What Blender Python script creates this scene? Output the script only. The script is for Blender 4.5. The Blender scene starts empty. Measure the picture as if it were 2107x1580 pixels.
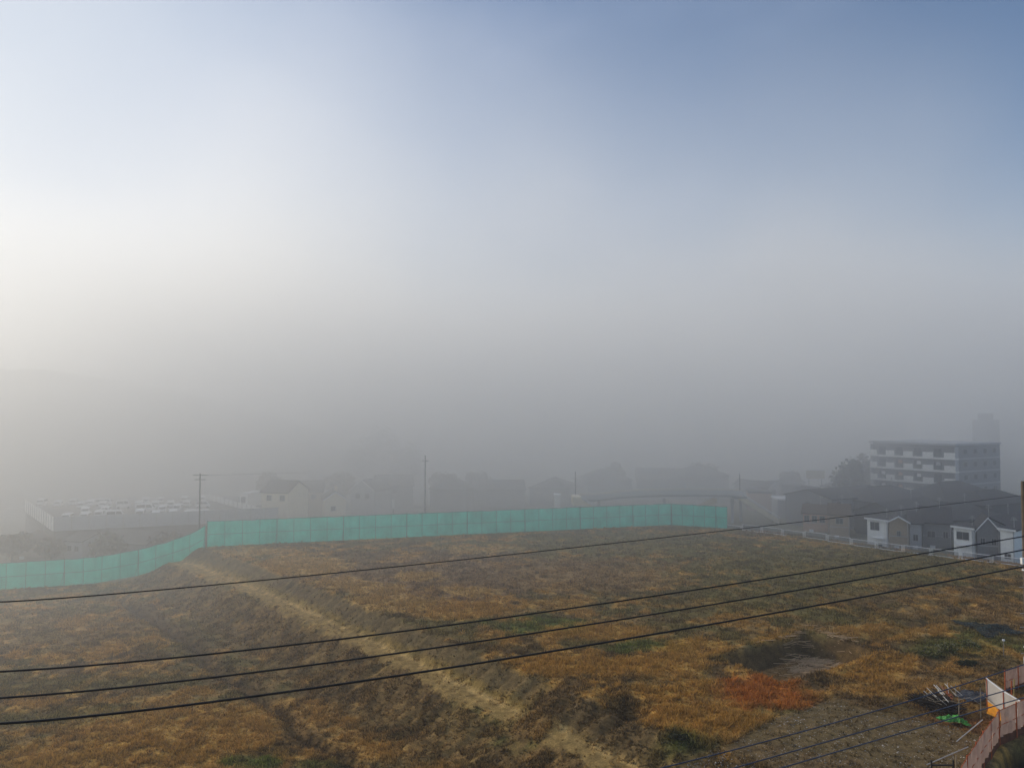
import bpy, math, random
import numpy as np
from mathutils import Vector, Matrix
random.seed(7); RNG = np.random.RandomState(11)
S = bpy.context.scene; COL = S.collection
# ------------------------------------------------------------------ camera geometry of the place
F = 1583.0; PITCH = math.radians(2.17); CZ = 22.0
def ray(px, py):
    x = (px-1053.5)/F; u = (790-py)/F
    return x, math.cos(PITCH)-u*math.sin(PITCH), math.sin(PITCH)+u*math.cos(PITCH)
def on_z(px, py, z=0.0):
    a, b, c = ray(px, py); k = (z-CZ)/c
    return a*k, b*k
def at_y(px, py, Y):
    a, b, c = ray(px, py); k = Y/b
    return a*k, Y, CZ+c*k
def to_px(X, Y, Z):
    cp, sp = math.cos(PITCH), math.sin(PITCH)
    d = Y*cp+(Z-CZ)*sp; u = -Y*sp+(Z-CZ)*cp
    return 1053.5+F*X/d, 790-F*u/d
# ------------------------------------------------------------------ noise
PERM = RNG.rand(256, 256)
def vnoise(x, y, seed=0):
    x = np.asarray(x, float)+seed*17.3; y = np.asarray(y, float)+seed*31.7
    xi = np.floor(x).astype(int); yi = np.floor(y).astype(int); fx = x-xi; fy = y-yi
    fx = fx*fx*(3-2*fx); fy = fy*fy*(3-2*fy)
    a = PERM[xi % 256, yi % 256]; b = PERM[(xi+1) % 256, yi % 256]; c = PERM[xi % 256, (yi+1) % 256]; d = PERM[(xi+1) % 256, (yi+1) % 256]
    return (a*(1-fx)+b*fx)*(1-fy)+(c*(1-fx)+d*fx)*fy
def fbm(x, y, seed=0, n=4):
    s = 0; a = .5; t = 0
    for i in range(n):
        s = s+a*vnoise(np.asarray(x)*2**i, np.asarray(y)*2**i, seed+i); t += a; a *= .55
    return s/t
def sst(v, a, b):
    t = np.clip((v-a)/(b-a), 0, 1); return t*t*(3-2*t)
# ------------------------------------------------------------------ terrain height
CD = (.622, -.783); CN = (-.783, -.622); C0 = (-11.5, 82.3)
def bank(X, Y):
    t = (X-C0[0])*CD[0]+(Y-C0[1])*CD[1]; s = (X-C0[0])*CN[0]+(Y-C0[1])*CN[1]
    s = s-3.3*(np.minimum(t, 0)/63)**2
    return s, t
GA = (42.2, 151.0); GB = (74.2, 113.0)
_gl = math.hypot(GB[0]-GA[0], GB[1]-GA[1]); GD = ((GB[0]-GA[0])/_gl, (GB[1]-GA[1])/_gl); GN = (-GD[1], GD[0])
def fence_y(X): return np.where(X < 31.6, 128+.306*(X+50), 153-.54*(X-31.6))
def outside(X, Y):
    d1 = Y-fence_y(X)
    d2 = (X-GA[0])*GN[0]+(Y-GA[1])*GN[1]
    return np.maximum(d1, d2)
PIT = [on_z(1478, 1356), on_z(1655, 1306), on_z(1810, 1345), on_z(1610, 1412)]
def poly_sd(X, Y, P):      # inside distance of a convex polygon (positive inside)
    d = None; n = len(P); cx = sum(p[0] for p in P)/n; cy = sum(p[1] for p in P)/n
    for i in range(n):
        a = P[i]; b = P[(i+1) % n]; l = math.hypot(b[0]-a[0], b[1]-a[1]); nx, ny = -(b[1]-a[1])/l, (b[0]-a[0])/l
        if (cx-a[0])*nx+(cy-a[1])*ny < 0: nx, ny = -nx, -ny
        v = (X-a[0])*nx+(Y-a[1])*ny; d = v if d is None else np.minimum(d, v)
    return d
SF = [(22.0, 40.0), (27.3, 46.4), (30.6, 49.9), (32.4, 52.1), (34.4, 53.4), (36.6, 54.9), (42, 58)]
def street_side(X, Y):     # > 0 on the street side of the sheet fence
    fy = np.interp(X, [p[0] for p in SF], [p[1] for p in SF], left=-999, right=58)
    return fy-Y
GRAVEL = [(1340, 1600), (1500, 1528), (1600, 1475), (1668, 1447), (1720, 1438), (1870, 1474), (2010, 1508), (2060, 1600)]
def gravel_mask(px, py):
    top = np.interp(px, [p[0] for p in GRAVEL], [p[1] for p in GRAVEL], left=1700, right=1700)
    return sst(py+18*(fbm(px/30, py/30, 5)-.5)-top, -4, 8)
def height(X, Y):
    X = np.asarray(X, float); Y = np.asarray(Y, float)
    s, t = bank(X, Y); w = .8*(fbm(X/3.5, Y/3.5, 3)-.5); s1 = s+w*sst(s, -3, 0)
    bench = np.interp(s1, [-1.0, 0, .4, 2.5, 2.8, 4.6, 4.9, 8.5, 11.5], [0, 0, -.2, -1.85, -2.0, -2.12, -2.35, -4.5, -5])
    ramp = np.interp(s, [-3, -1, 2, 10, 15], [0, .1, -.9, -4.4, -5])
    wb = (1-sst(t, 22.5, 25))+sst(t, 26.5, 28.5)*(1-sst(t, 36, 39)); wb = np.clip(wb, 0, 1)
    h = bench*wb+ramp*(1-wb)
    onsl = sst(s, -.6, .6)*(1-sst(s, 2.0, 2.8))+sst(s, 4.7, 5.5)*(1-sst(s, 9, 11.5))
    rill = fbm(t*.75+.34*s, s*.08, 8, 3)-.5
    h = h+onsl*(rill*1.0+.3*(vnoise(t*1.9+.85*s, s*.15, 4)-.5))
    # toe ditch on the lower terrace
    dd = s-14.6-1.2*(fbm(t/6, t*0, 9)-.5)*2
    h = h-.75*np.exp(-(dd/.9)**2)*sst(t, -75, -50)*(1-sst(t, 30, 40))
    up = 1-sst(s, -1, 1)
    h = h+(.55*(fbm(X/9, Y/9, 1)-.5)+.25*(fbm(X/1.9, Y/1.9, 2, 3)-.5))*(1-.75*sst(s, -.5, .5)*(1-sst(s, 5, 7)))
    h = h+.12*(fbm(X/.55, Y/.55, 6, 2)-.5)
    # pit
    pd = poly_sd(X, Y, PIT)+.4*(fbm(X/1.2, Y/1.2, 12)-.5)
    h = h-1.7*sst(pd, -.1, 1.1)+.28*sst(pd, -1.8, -.3)*(1-sst(pd, -.3, .3))
    # small dark hollow at the crest and low mounds
    for (a, b, z, r, q) in ((1292, 1456, 0, 1.5, -1.1), (1395, 1520, 0, 1.3, .3), (1165, 1500, -2, 3.0, .4), (1040, 1560, -4, 3, -.5), (1330, 1395, 0, 2.5, .3)):
        x0, y0 = on_z(a, b, z); h = h+q*np.exp(-((X-x0)**2+(Y-y0)**2)/r**2)
    # shallow groove on the right
    ax, ay = on_z(1775, 1325); bx, by = on_z(2000, 1240); L = math.hypot(bx-ax, by-ay); ux, uy = (bx-ax)/L, (by-ay)/L
    al = (X-ax)*ux+(Y-ay)*uy; ac = (X-ax)*-uy+(Y-ay)*ux
    h = h-.55*np.exp(-(ac/.8)**2)*sst(al, -2, 2)*(1-sst(al, L-3, L+2))
    # gravel is level, the soil behind it dips
    p, q = to_px(X, Y, 0.0*X); g = gravel_mask(p, q)*up; h = h*(1-g)+g*.12*(fbm(X/.3, Y/.3, 15, 2)-.1)
    sx, sy = on_z(1985, 1455); h = h-.8*np.exp(-((X-sx)**2/9+(Y-sy)**2/5))*(1-g)
    # outside the field
    zo = np.interp(X, [-70, -45, 0, 60], [-6.2, -5.8, -2.2, -2.0])+.3*(fbm(X/20, Y/20, 21)-.5)
    o = sst(outside(X, Y), .2, 2.2)
    h = h*(1-o)+zo*o
    st = sst(street_side(X, Y), .5, 1.1)
    h = h*(1-st)-1.6*st
    return h
def ground(X, Y): return float(height(np.array([X]), np.array([Y]))[0])
# ------------------------------------------------------------------ terrain colour (albedo, with shade put in at street corner and pit walls)
C_SOIL = (.066, .042, .024); C_GOLD = (.325, .185, .058); C_OLIVE = (.078, .066, .030); C_RED = (.135, .086, .048)
C_TAN = (.135, .092, .046); C_ORANGE = (.38, .14, .034); C_GREEN = (.045, .062, .016); C_DARK = (.034, .021, .013); C_STRAW = (.40, .255, .11)
C_GRAV = (.066, .048, .031); C_MAROON = (.095, .060, .042)
BLOBS = [  # px, py, rx, ry, colour, strength, grass
 (900, 1185, 330, 45, C_MAROON, .85, .5), (1230, 1180, 190, 40, C_RED, .7, .6), (880, 1235, 140, 28, C_MAROON, .7, .5),
 (500, 1135, 60, 12, C_STRAW, .5, .8), (620, 1165, 90, 16, C_STRAW, .75, 1), (700, 1200, 70, 14, C_STRAW, .5, 1), (860, 1185, 50, 9, C_STRAW, .8, 1),
 (960, 1215, 60, 11, C_STRAW, .8, 1), (780, 1215, 60, 12, C_STRAW, .6, 1), (960, 1255, 110, 20, C_GOLD, .75, 1), (800, 1240, 90, 15, C_STRAW, .7, 1), (1150, 1245, 70, 12, C_GOLD, .4, .8), (1000, 1130, 90, 8, C_STRAW, .4, .8),
 (1130, 1285, 110, 18, C_GREEN, .8, .6), (1230, 1300, 120, 18, C_GOLD, .65, 1), (1330, 1330, 80, 13, C_GREEN, .7, .6), (1250, 1190, 150, 14, C_RED, .6, .6),
 (1300, 1120, 240, 30, C_OLIVE, .75, .5), (1700, 1170, 330, 60, C_OLIVE, .8, .5), (1500, 1240, 230, 35, C_OLIVE, .6, .5), 
 (1170, 1372, 130, 20, C_GOLD, .85, 1), (1330, 1370, 120, 24, C_GOLD, .8, 1), (1400, 1420, 90, 28, C_GOLD, .8, 1), (1310, 1400, 70, 12, C_SOIL, .7, .4), (1430, 1335, 80, 18, C_GOLD, .6, 1),
 (1430, 1480, 130, 42, C_GOLD, .9, 1), (1350, 1545, 60, 25, C_GOLD, .5, 1), (1560, 1500, 90, 22, C_GOLD, .8, 1), (1450, 1440, 60, 12, C_SOIL, .5, .5),
 (1570, 1425, 95, 34, C_ORANGE, 1.0, 1), (1640, 1440, 60, 22, C_ORANGE, .6, 1), (1690, 1395, 60, 16, C_SOIL, .6, .4),
 (1600, 1318, 60, 12, C_GOLD, .5, .9), (1760, 1265, 120, 20, C_OLIVE, .5, .6), (1800, 1300, 90, 16, C_GOLD, .45, .8), (1790, 1372, 90, 28, C_GOLD, .75, 1), (1850, 1415, 120, 18, C_GOLD, .45, .8), (1960, 1260, 150, 14, C_RED, .6, .7), (2060, 1260, 60, 30, C_RED, .6, .6), (1890, 1225, 160, 18, C_RED, .35, .5),
 (1990, 1330, 100, 26, C_GREEN, .45, .4), (2050, 1380, 80, 30, C_SOIL, .7, .3), (1960, 1400, 120, 18, C_RED, .4, .4),
 (100, 1300, 260, 45, C_RED, .5, .6), (90, 1410, 170, 20, C_OLIVE, .5, .6), (280, 1400, 140, 22, C_OLIVE, .45, .6), (400, 1500, 260, 45, C_GOLD, .6, 1), (250, 1560, 300, 40, C_GOLD, .6, 1), (590, 1470, 110, 25, C_GOLD, .6, 1),
 (120, 1470, 180, 18, C_OLIVE, .5, .6), (520, 1568, 60, 16, C_GREEN, .9, .8), (690, 1570, 60, 14, C_GREEN, .5, .8), (640, 1490, 130, 40, C_RED, .4, .8), (850, 1540, 160, 40, C_RED, .6, .8), (950, 1490, 110, 30, C_OLIVE, .6, .6), (1065, 1535, 50, 22, C_GREEN, .8, .7),
 (1140, 1560, 80, 25, C_SOIL, .8, .4), (750, 1540, 100, 30, C_GOLD, .5, .9), (560, 1330, 80, 24, C_SOIL, .35, .4), (300, 1205, 200, 25, C_OLIVE, .4, .5), (470, 1230, 120, 30, C_OLIVE, .3, .4)]
def shade(X, Y, Z=None):
    X = np.asarray(X, float); Y = np.asarray(Y, float)
    if Z is None: Z = height(X, Y)
    px, py = to_px(X, Y, Z)
    n1 = fbm(X/7, Y/7, 31, 4); n2 = fbm(X/2.2, Y/2.2, 41, 3); n3 = fbm(X/.7, Y/.7, 51, 2)
    c = np.zeros(X.shape+(3,)); c[...] = C_SOIL
    g = np.full(X.shape, .45)
    def mix(col, m, gr=None):
        nonlocal c, g
        m = np.clip(m, 0, 1); c = c*(1-m[..., None])+np.array(col)*m[..., None]
        if gr is not None: g = g*(1-m)+gr*m
    mix(C_OLIVE, sst(n1, .35, .6)*.7); mix(C_RED, sst(n2*.6+n1*.4, .48, .62)*.65); mix(C_GOLD, sst(n2*.5+n3*.2+fbm(X/5, Y/5, 61)*.3, .5, .64)*.55, .9)
    wx = 55*(fbm(X/3.5, Y/3.5, 71, 4)-.5); wy = 22*(fbm(X/3.5, Y/3.5, 81, 4)-.5)
    for (bx, by, rx, ry, col, k, gr) in BLOBS:
        near = (abs(px-bx) < 2.4*rx+40) & (abs(py-by) < 2.4*ry+30)
        if not near.any(): continue
        d = ((px+wx-bx)/rx)**2+((py+wy-by)/ry)**2
        m = (1-sst(d+1.1*(n3-.5)+1.2*(n2-.5), .35, 1.5))*k*near
        mix(col, m, gr)
    # dark clumps everywhere
    mix(C_DARK, sst(fbm(X/1.3, Y/1.3, 91, 4), .56, .68)*.5)
    s, t = bank(X, Y); sw = s+.8*(fbm(X/3.5, Y/3.5, 3)-.5)*sst(s, -3, 0)
    inb = (1-sst(t, 22.5, 24.5))+sst(t, 27.2, 28.4)*(1-sst(t, 35.5, 37)); inb = np.clip(inb, 0, 1)
    rl = fbm(t*1.1+.4*s, s*.2, 95, 3)
    sl = sst(sw, -.1, .5)*(1-sst(sw, 2.2, 2.9))
    mix((.058, .042, .027), sl*.92*inb, .05); mix((.078, .058, .036), sl*inb*sst(rl, .5, .62)*.7)
    mix((.13, .088, .030), sl*inb*sst(sw, 1.5, 2.4)*.7, .3); mix((.062, .042, .026), sl*sst(t, 23, 26)*.85, .3)
    bn = sst(sw, 2.45, 2.75)*(1-sst(sw+1.3*(rl-.5)+.9*(n3-.5), 4.45, 4.95))
    mix(C_TAN, bn*.92*inb, .03); mix((.18, .12, .06), bn*inb*sst(n3, .5, .7)*.5); mix((.14, .095, .045), bn*inb*sst(fbm(t*1.5, s*.4, 97), .6, .7)*.8)
    mix((.30, .21, .12), inb*np.exp(-((sw-2.75)/.28)**2)*.6*sst(n3, .35, .6))
    lo = sst(sw, 4.8, 5.3)*(1-sst(sw+1.5*(n2-.5), 9, 12))
    mix((.078, .050, .027), lo*.75*inb, .6); mix((.115, .075, .038), lo*inb*sst(rl, .5, .62)*.6, .5)
    dd = s-14.6-1.2*(fbm(t/6, t*0, 9)-.5)*2
    mix(C_DARK, np.exp(-(dd/1.3)**2)*.85*sst(t, -70, -45)*(1-sst(t, 26, 36)), .3)
    sp = sst(t, 23.5, 25)*(1-sst(t, 26.5, 28))*sst(s, -2, 0)*(1-sst(s, 8, 11)); mix(C_SOIL, sp*.8, .4)
    pd = poly_sd(X, Y, PIT)+.4*(fbm(X/1.2, Y/1.2, 12)-.5)
    mix((.042, .028, .018), sst(pd, -.2, .3)*.9, .03); mix((.115, .068, .036), sst(pd, 1.0, 1.4)*.9, .1)  # pit walls: shade put into a darker colour, floor brown
    x0, y0 = on_z(1292, 1456); mix(C_DARK, np.exp(-((X-x0)**2+(Y-y0)**2)/3)*.95, .2)
    x0, y0 = on_z(1405, 1522); mix((.03, .04, .014), np.exp(-((X-x0)**2/3+(Y-y0)**2/1.2))*.9, .8)
    gm = gravel_mask(px, py)*(1-sst(s, -1, 0)); mix(C_GRAV, gm*.95, .03)
    mix((.07, .045, .03), gm*sst(n2, .5, .65)*.4)
    for (a, b, rx, ry) in ((1940, 1450, 70, 18), (1960, 1485, 80, 12), (2010, 1495, 40, 22)):
        mix((.075, .036, .020), np.exp(-((px-a)/rx)**2-((py-b)/ry)**2)*(1-gm)*.9, .1)
    # dull grey ground outside the field
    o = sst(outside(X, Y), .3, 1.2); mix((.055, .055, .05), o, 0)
    # road behind the field
    rd = sst(Y-(fence_y(X)), 4, 5)*(1-sst(Y-fence_y(X), 26, 28))*sst(X, -30, -20); mix((.075, .078, .085), rd*.9, 0)
    st = sst(street_side(X, Y), .6, 1.0); mix((.0015, .0015, .0015), st, 0)  # street: shade over the corner put into the near-black colour
    c = c*np.array([2.75, 2.6, 1.75]); c = c/np.maximum(1, c.max(-1, keepdims=True)/.55); return c, g, gm
# ------------------------------------------------------------------ materials
def mat(name, col=(.5, .5, .5), rough=.85, metal=0, var=.12, scale=3.0, bump=0, transl=0, alpha=1.0, attr=None, dark=None, coord='Object'):
    m = bpy.data.materials.new(name); m.use_nodes = True; n = m.node_tree; N = n.nodes.new; L = n.links.new
    b = n.nodes['Principled BSDF']; out = n.nodes['Material Output']
    b.inputs['Roughness'].default_value = rough; b.inputs['Metallic'].default_value = metal
    b.inputs['Specular IOR Level'].default_value = .3
    tc = N('ShaderNodeTexCoord'); ns = N('ShaderNodeTexNoise'); ns.inputs['Scale'].default_value = scale; ns.inputs['Detail'].default_value = 5
    L(tc.outputs[coord], ns.inputs[0])
    hv = N('ShaderNodeHueSaturation'); mr = N('ShaderNodeMapRange'); mr.inputs[1].default_value = .3; mr.inputs[2].default_value = .7
    mr.inputs[3].default_value = 1-var; mr.inputs[4].default_value = 1+var; L(ns.outputs[0], mr.inputs[0]); L(mr.outputs[0], hv.inputs['Value'])
    if attr:
        a = N('ShaderNodeAttribute'); a.attribute_name = attr; L(a.outputs['Color'], hv.inputs['Color'])
    else: hv.inputs['Color'].default_value = (*col, 1)
    L(hv.outputs[0], b.inputs['Base Color'])
    if bump:
        bp = N('ShaderNodeBump'); bp.inputs['Strength'].default_value = bump; bp.inputs['Distance'].default_value = .1
        L(ns.outputs[0], bp.inputs['Height']); L(bp.outputs[0], b.inputs['Normal'])
    last = b.outputs[0]
    if transl:
        t = N('ShaderNodeBsdfTranslucent'); L(hv.outputs[0], t.inputs[0]); x = N('ShaderNodeMixShader'); x.inputs[0].default_value = transl
        L(last, x.inputs[1]); L(t.outputs[0], x.inputs[2]); last = x.outputs[0]
    if alpha < 1:
        t = N('ShaderNodeBsdfTransparent'); x = N('ShaderNodeMixShader'); x.inputs[0].default_value = alpha
        L(t.outputs[0], x.inputs[1]); L(last, x.inputs[2]); last = x.outputs[0]
    L(last, out.inputs['Surface'])
    return m
def terrain_mat():
    m = mat('field_soil', attr='col', rough=.95, var=.35, scale=1.6, coord='Object'); n = m.node_tree; N = n.nodes.new; L = n.links.new
    b = n.nodes['Principled BSDF']; hv = [x for x in n.nodes if x.type == 'HUE_SAT'][0]; tc = [x for x in n.nodes if x.type == 'TEX_COORD'][0]
    b.inputs['Specular IOR Level'].default_value = .1
    f = N('ShaderNodeTexNoise'); f.inputs['Scale'].default_value = 9; f.inputs['Detail'].default_value = 6; f.inputs['Roughness'].default_value = .7; L(tc.outputs['Object'], f.inputs[0])
    r = N('ShaderNodeMapRange'); r.inputs[1].default_value = .3; r.inputs[2].default_value = .7; r.inputs[3].default_value = .55; r.inputs[4].default_value = 1.5; L(f.outputs[0], r.inputs[0])
    h2 = N('ShaderNodeHueSaturation'); L(hv.outputs[0], h2.inputs['Color']); L(r.outputs[0], h2.inputs['Value'])
    # pale stones where the gravel is
    v = N('ShaderNodeTexVoronoi'); v.inputs['Scale'].default_value = 5.5; L(tc.outputs['Object'], v.inputs['Vector'])
    s1 = N('ShaderNodeMath'); s1.operation = 'LESS_THAN'; s1.inputs[1].default_value = .22; L(v.outputs['Distance'], s1.inputs[0])
    sp = N('ShaderNodeSeparateColor'); L(v.outputs['Color'], sp.inputs[0])
    s2 = N('ShaderNodeMath'); s2.operation = 'GREATER_THAN'; s2.inputs[1].default_value = .6; L(sp.outputs[0], s2.inputs[0])
    s3 = N('ShaderNodeMath'); s3.operation = 'MULTIPLY'; L(s1.outputs[0], s3.inputs[0]); L(s2.outputs[0], s3.inputs[1])
    a = N('ShaderNodeAttribute'); a.attribute_name = 'gravel'
    s4 = N('ShaderNodeMath'); s4.operation = 'MULTIPLY'; L(s3.outputs[0], s4.inputs[0]); L(a.outputs['Fac'], s4.inputs[1])
    mx = N('ShaderNodeMix'); mx.data_type = 'RGBA'; mx.inputs[7].default_value = (.42, .37, .30, 1); L(s4.outputs[0], mx.inputs[0]); L(h2.outputs[0], mx.inputs[6])
    L(mx.outputs[2], b.inputs['Base Color'])
    bp = N('ShaderNodeBump'); bp.inputs['Strength'].default_value = .8; bp.inputs['Distance'].default_value = .12; L(f.outputs[0], bp.inputs['Height']); L(bp.outputs[0], b.inputs['Normal'])
    return m
M = dict(
 white=mat('white_siding', (.84, .84, .81), var=.08, scale=1.2), cream=mat('cream_wall', (.74, .66, .50), var=.1), tan=mat('tan_wall', (.36, .28, .2), var=.12), pink=mat('pink_wall', (.50, .33, .24), var=.12),
 lgrey=mat('light_grey_wall', (.42, .43, .45), var=.1), grey=mat('grey_wall', (.20, .21, .23), var=.12), dgrey=mat('dark_grey_wall', (.08, .085, .10), var=.15), concrete=mat('concrete', (.36, .35, .33), var=.15, scale=1.0),
 roof=mat('dark_roof_tiles', (.045, .047, .055), var=.25, scale=2.5, rough=.7), hazeroof=mat('fog_paled_roof_tiles', (.11, .11, .115), var=.25, scale=2.5), netpost=mat('fence_post_steel', (.10, .26, .23), metal=.2, rough=.5), brownroof=mat('brown_roof_tiles', (.09, .06, .045), var=.25), glass=mat('window_glass', (.05, .06, .075), rough=.2), frame=mat('window_frame', (.35, .35, .35)),  # hazeroof: dark tiles lightened, fog put into the colour
 trim=mat('white_trim', (.78, .78, .78), var=.05), teal=mat('teal_mesh_sheet', (.05, .80, .62), var=.16, scale=.45, transl=.4, alpha=.8), steel=mat('grey_steel_pipe', (.16, .20, .20), metal=.3, rough=.5),
 galv=mat('galvanised_pipe', (.5, .5, .48), metal=.4, rough=.45), guard=mat('white_guard_paint', (.8, .8, .8), var=.05), gmesh=mat('grey_wire_mesh', (.20, .22, .26), alpha=.4), asphalt=mat('asphalt', (.05, .05, .055)),
 pole=mat('utility_pole_concrete', (.13, .095, .065), var=.3, scale=2, rough=.9), wire=mat('black_cable', (.008, .008, .009), rough=.6), bwire=mat('blue_grey_cable', (.025, .032, .06), rough=.35),
 sheet=mat('white_mesh_sheet', (.56, .36, .27), var=.12, scale=1.5, transl=.25, alpha=.92), sheet2=mat('white_sheet', (.62, .56, .49), var=.1, scale=1.2, transl=.25), rust=mat('orange_fence_post', (.50, .11, .03), var=.2, scale=4), orange=mat('orange_tarpaulin', (.75, .30, .02), var=.2, scale=3, bump=.3),
 brown=mat('brown_board', (.15, .045, .02), var=.4, scale=2.5), green=mat('green_tarpaulin', (.06, .30, .045), var=.7, scale=5, bump=.9, rough=.4), cord=mat('pale_cord', (.5, .5, .4)), wood=mat('weathered_wood', (.30, .25, .18), var=.2),
 yellow=mat('yellow_paint', (.42, .33, .12)), blackp=mat('black_plastic', (.02, .02, .025), rough=.5), redp=mat('red_pipe', (.45, .10, .05)), twig=mat('dark_brushwood', (.035, .025, .02), var=.4), tealnet=mat('blue_green_netting', (.018, .032, .034), var=.6, scale=1.2, bump=.8, alpha=.7),
 carw=mat('white_car_paint', (.80, .81, .82), var=.03, rough=.25), carg=mat('dark_car_paint', (.06, .065, .08), rough=.25), carglass=mat('car_glass', (.03, .035, .045), rough=.1), tyre=mat('tyre_rubber', (.02, .02, .02)),
 leaf=mat('leaf_cluster', attr='col', rough=.8, var=.2, scale=2, transl=.3), bark=mat('tree_bark', (.05, .038, .028), var=.3), grass=mat('dry_grass', attr='col', rough=.9, var=.15, scale=1.2, transl=.35), straw=mat('dry_stalks', (.62, .42, .24), transl=.2))
# ------------------------------------------------------------------ mesh helpers
class MB:
    def __init__(s): s.v = []; s.f = []
    def quad(s, *p):
        i = len(s.v); s.v += [tuple(q) for q in p]; s.f.append(tuple(range(i, i+len(p)))); return s
    def box(s, x0, y0, z0, x1, y1, z1):
        i = len(s.v); s.v += [(x, y, z) for z in (z0, z1) for (x, y) in ((x0, y0), (x1, y0), (x1, y1), (x0, y1))]
        s.f += [tuple(i+k for k in q) for q in ((3, 2, 1, 0), (4, 5, 6, 7), (0, 1, 5, 4), (1, 2, 6, 5), (2, 3, 7, 6), (3, 0, 4, 7))]; return s
    def tube(s, pts, r, n=6, r1=None):
        pts = [Vector(p) for p in pts]; i0 = len(s.v); K = len(pts)
        for k, p in enumerate(pts):
            d = (pts[min(k+1, K-1)]-pts[max(k-1, 0)]).normalized(); a = d.cross(Vector((0, 0, 1)))
            if a.length < 1e-3: a = Vector((1, 0, 0))
            a.normalize(); b = d.cross(a); rr = r if r1 is None else r+(r1-r)*k/(K-1)
            for j in range(n):
                t = 2*math.pi*j/n; s.v.append(tuple(p+a*rr*math.cos(t)+b*rr*math.sin(t)))
        for k in range(K-1):
            for j in range(n):
                s.f.append((i0+k*n+j, i0+k*n+(j+1) % n, i0+(k+1)*n+(j+1) % n, i0+(k+1)*n+j))
        s.f.append(tuple(i0+j for j in range(n))[::-1]); s.f.append(tuple(i0+(K-1)*n+j for j in range(n))); return s
    def prism(s, poly, y0, y1):      # poly in x,z extruded along y
        i = len(s.v); n = len(poly); s.v += [(x, y0, z) for x, z in poly]+[(x, y1, z) for x, z in poly]
        s.f.append(tuple(range(i, i+n))); s.f.append(tuple(range(i+2*n-1, i+n-1, -1)))
        for k in range(n): s.f.append((i+k, i+n+k, i+n+(k+1) % n, i+(k+1) % n))
        return s
    def build(s, name, m, parent=None, bevel=0):
        me = bpy.data.meshes.new(name); me.from_pydata(s.v, [], s.f); me.update(); me.materials.append(m)
        o = bpy.data.objects.new(name, me); COL.objects.link(o)
        if parent: o.parent = parent
        if bevel:
            b = o.modifiers.new('bevel', 'BEVEL'); b.width = bevel; b.segments = 2; b.limit_method = 'ANGLE'
        return o
def tag(o, label=None, cat=None, group=None, kind=None):
    if label: o['label'] = label
    if cat: o['category'] = cat
    if group: o['group'] = group
    if kind: o['kind'] = kind
    return o
def thing(name, label, cat, loc=(0, 0, 0), rz=0, group=None):
    o = bpy.data.objects.new(name, None); COL.objects.link(o); o.location = loc; o.rotation_euler = (0, 0, rz); o.empty_display_size = .3
    return tag(o, label, cat, group)
def dup(root, loc, rz, label):
    r = root.copy(); COL.objects.link(r); r.location = loc; r.rotation_euler = (0, 0, rz); r['label'] = label
    for ch in root.children:
        c = ch.copy(); COL.objects.link(c); c.parent = r
        for g in ch.children:
            d = g.copy(); COL.objects.link(d); d.parent = c
    return r
def np_mesh(name, V, Fc, m, col=None, extra=None, smooth=False):
    me = bpy.data.meshes.new(name); V = np.asarray(V, np.float32); Fc = np.asarray(Fc, np.int32); k = Fc.shape[1]
    me.vertices.add(len(V)); me.vertices.foreach_set('co', V.ravel()); me.loops.add(Fc.size); me.loops.foreach_set('vertex_index', Fc.ravel())
    me.polygons.add(len(Fc)); me.polygons.foreach_set('loop_start', np.arange(0, Fc.size, k, dtype=np.int32)); me.polygons.foreach_set('loop_total', np.full(len(Fc), k, np.int32))
    if smooth: me.polygons.foreach_set('use_smooth', np.ones(len(Fc), bool))
    me.update(calc_edges=True)
    if col is not None:
        a = me.color_attributes.new('col', 'FLOAT_COLOR', 'POINT'); c4 = np.ones((len(V), 4), np.float32); c4[:, :3] = col; a.data.foreach_set('color', c4.ravel())
    if extra is not None:
        a = me.attributes.new(extra[0], 'FLOAT', 'POINT'); a.data.foreach_set('value', np.asarray(extra[1], np.float32))
    me.materials.append(m); o = bpy.data.objects.new(name, me); COL.objects.link(o); return o
ORD = ['first', 'second', 'third', 'fourth', 'fifth', 'sixth', 'seventh', 'eighth', 'ninth', 'tenth', 'eleventh', 'twelfth', 'thirteenth', 'fourteenth']
# ------------------------------------------------------------------ ground sheet
STEP = .25
xs = np.concatenate([-np.geomspace(3000, 101, 26), np.arange(-100, 96, STEP), np.geomspace(97, 3000, 26)])
ys = np.concatenate([np.linspace(-400, 38, 14), np.arange(40, 158, STEP), np.geomspace(159, 4000, 34)])
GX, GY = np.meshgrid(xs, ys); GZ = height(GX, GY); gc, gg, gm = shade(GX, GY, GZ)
nx, ny = len(xs), len(ys); idx = np.arange(nx*ny).reshape(ny, nx)
Q = np.stack([idx[:-1, :-1], idx[:-1, 1:], idx[1:, 1:], idx[1:, :-1]], -1).reshape(-1, 4)
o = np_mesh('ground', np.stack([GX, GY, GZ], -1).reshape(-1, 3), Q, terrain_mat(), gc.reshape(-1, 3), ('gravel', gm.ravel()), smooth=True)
tag(o, 'bare brown vacant field with embankment, pit and gravel', 'ground', kind='structure')
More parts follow.
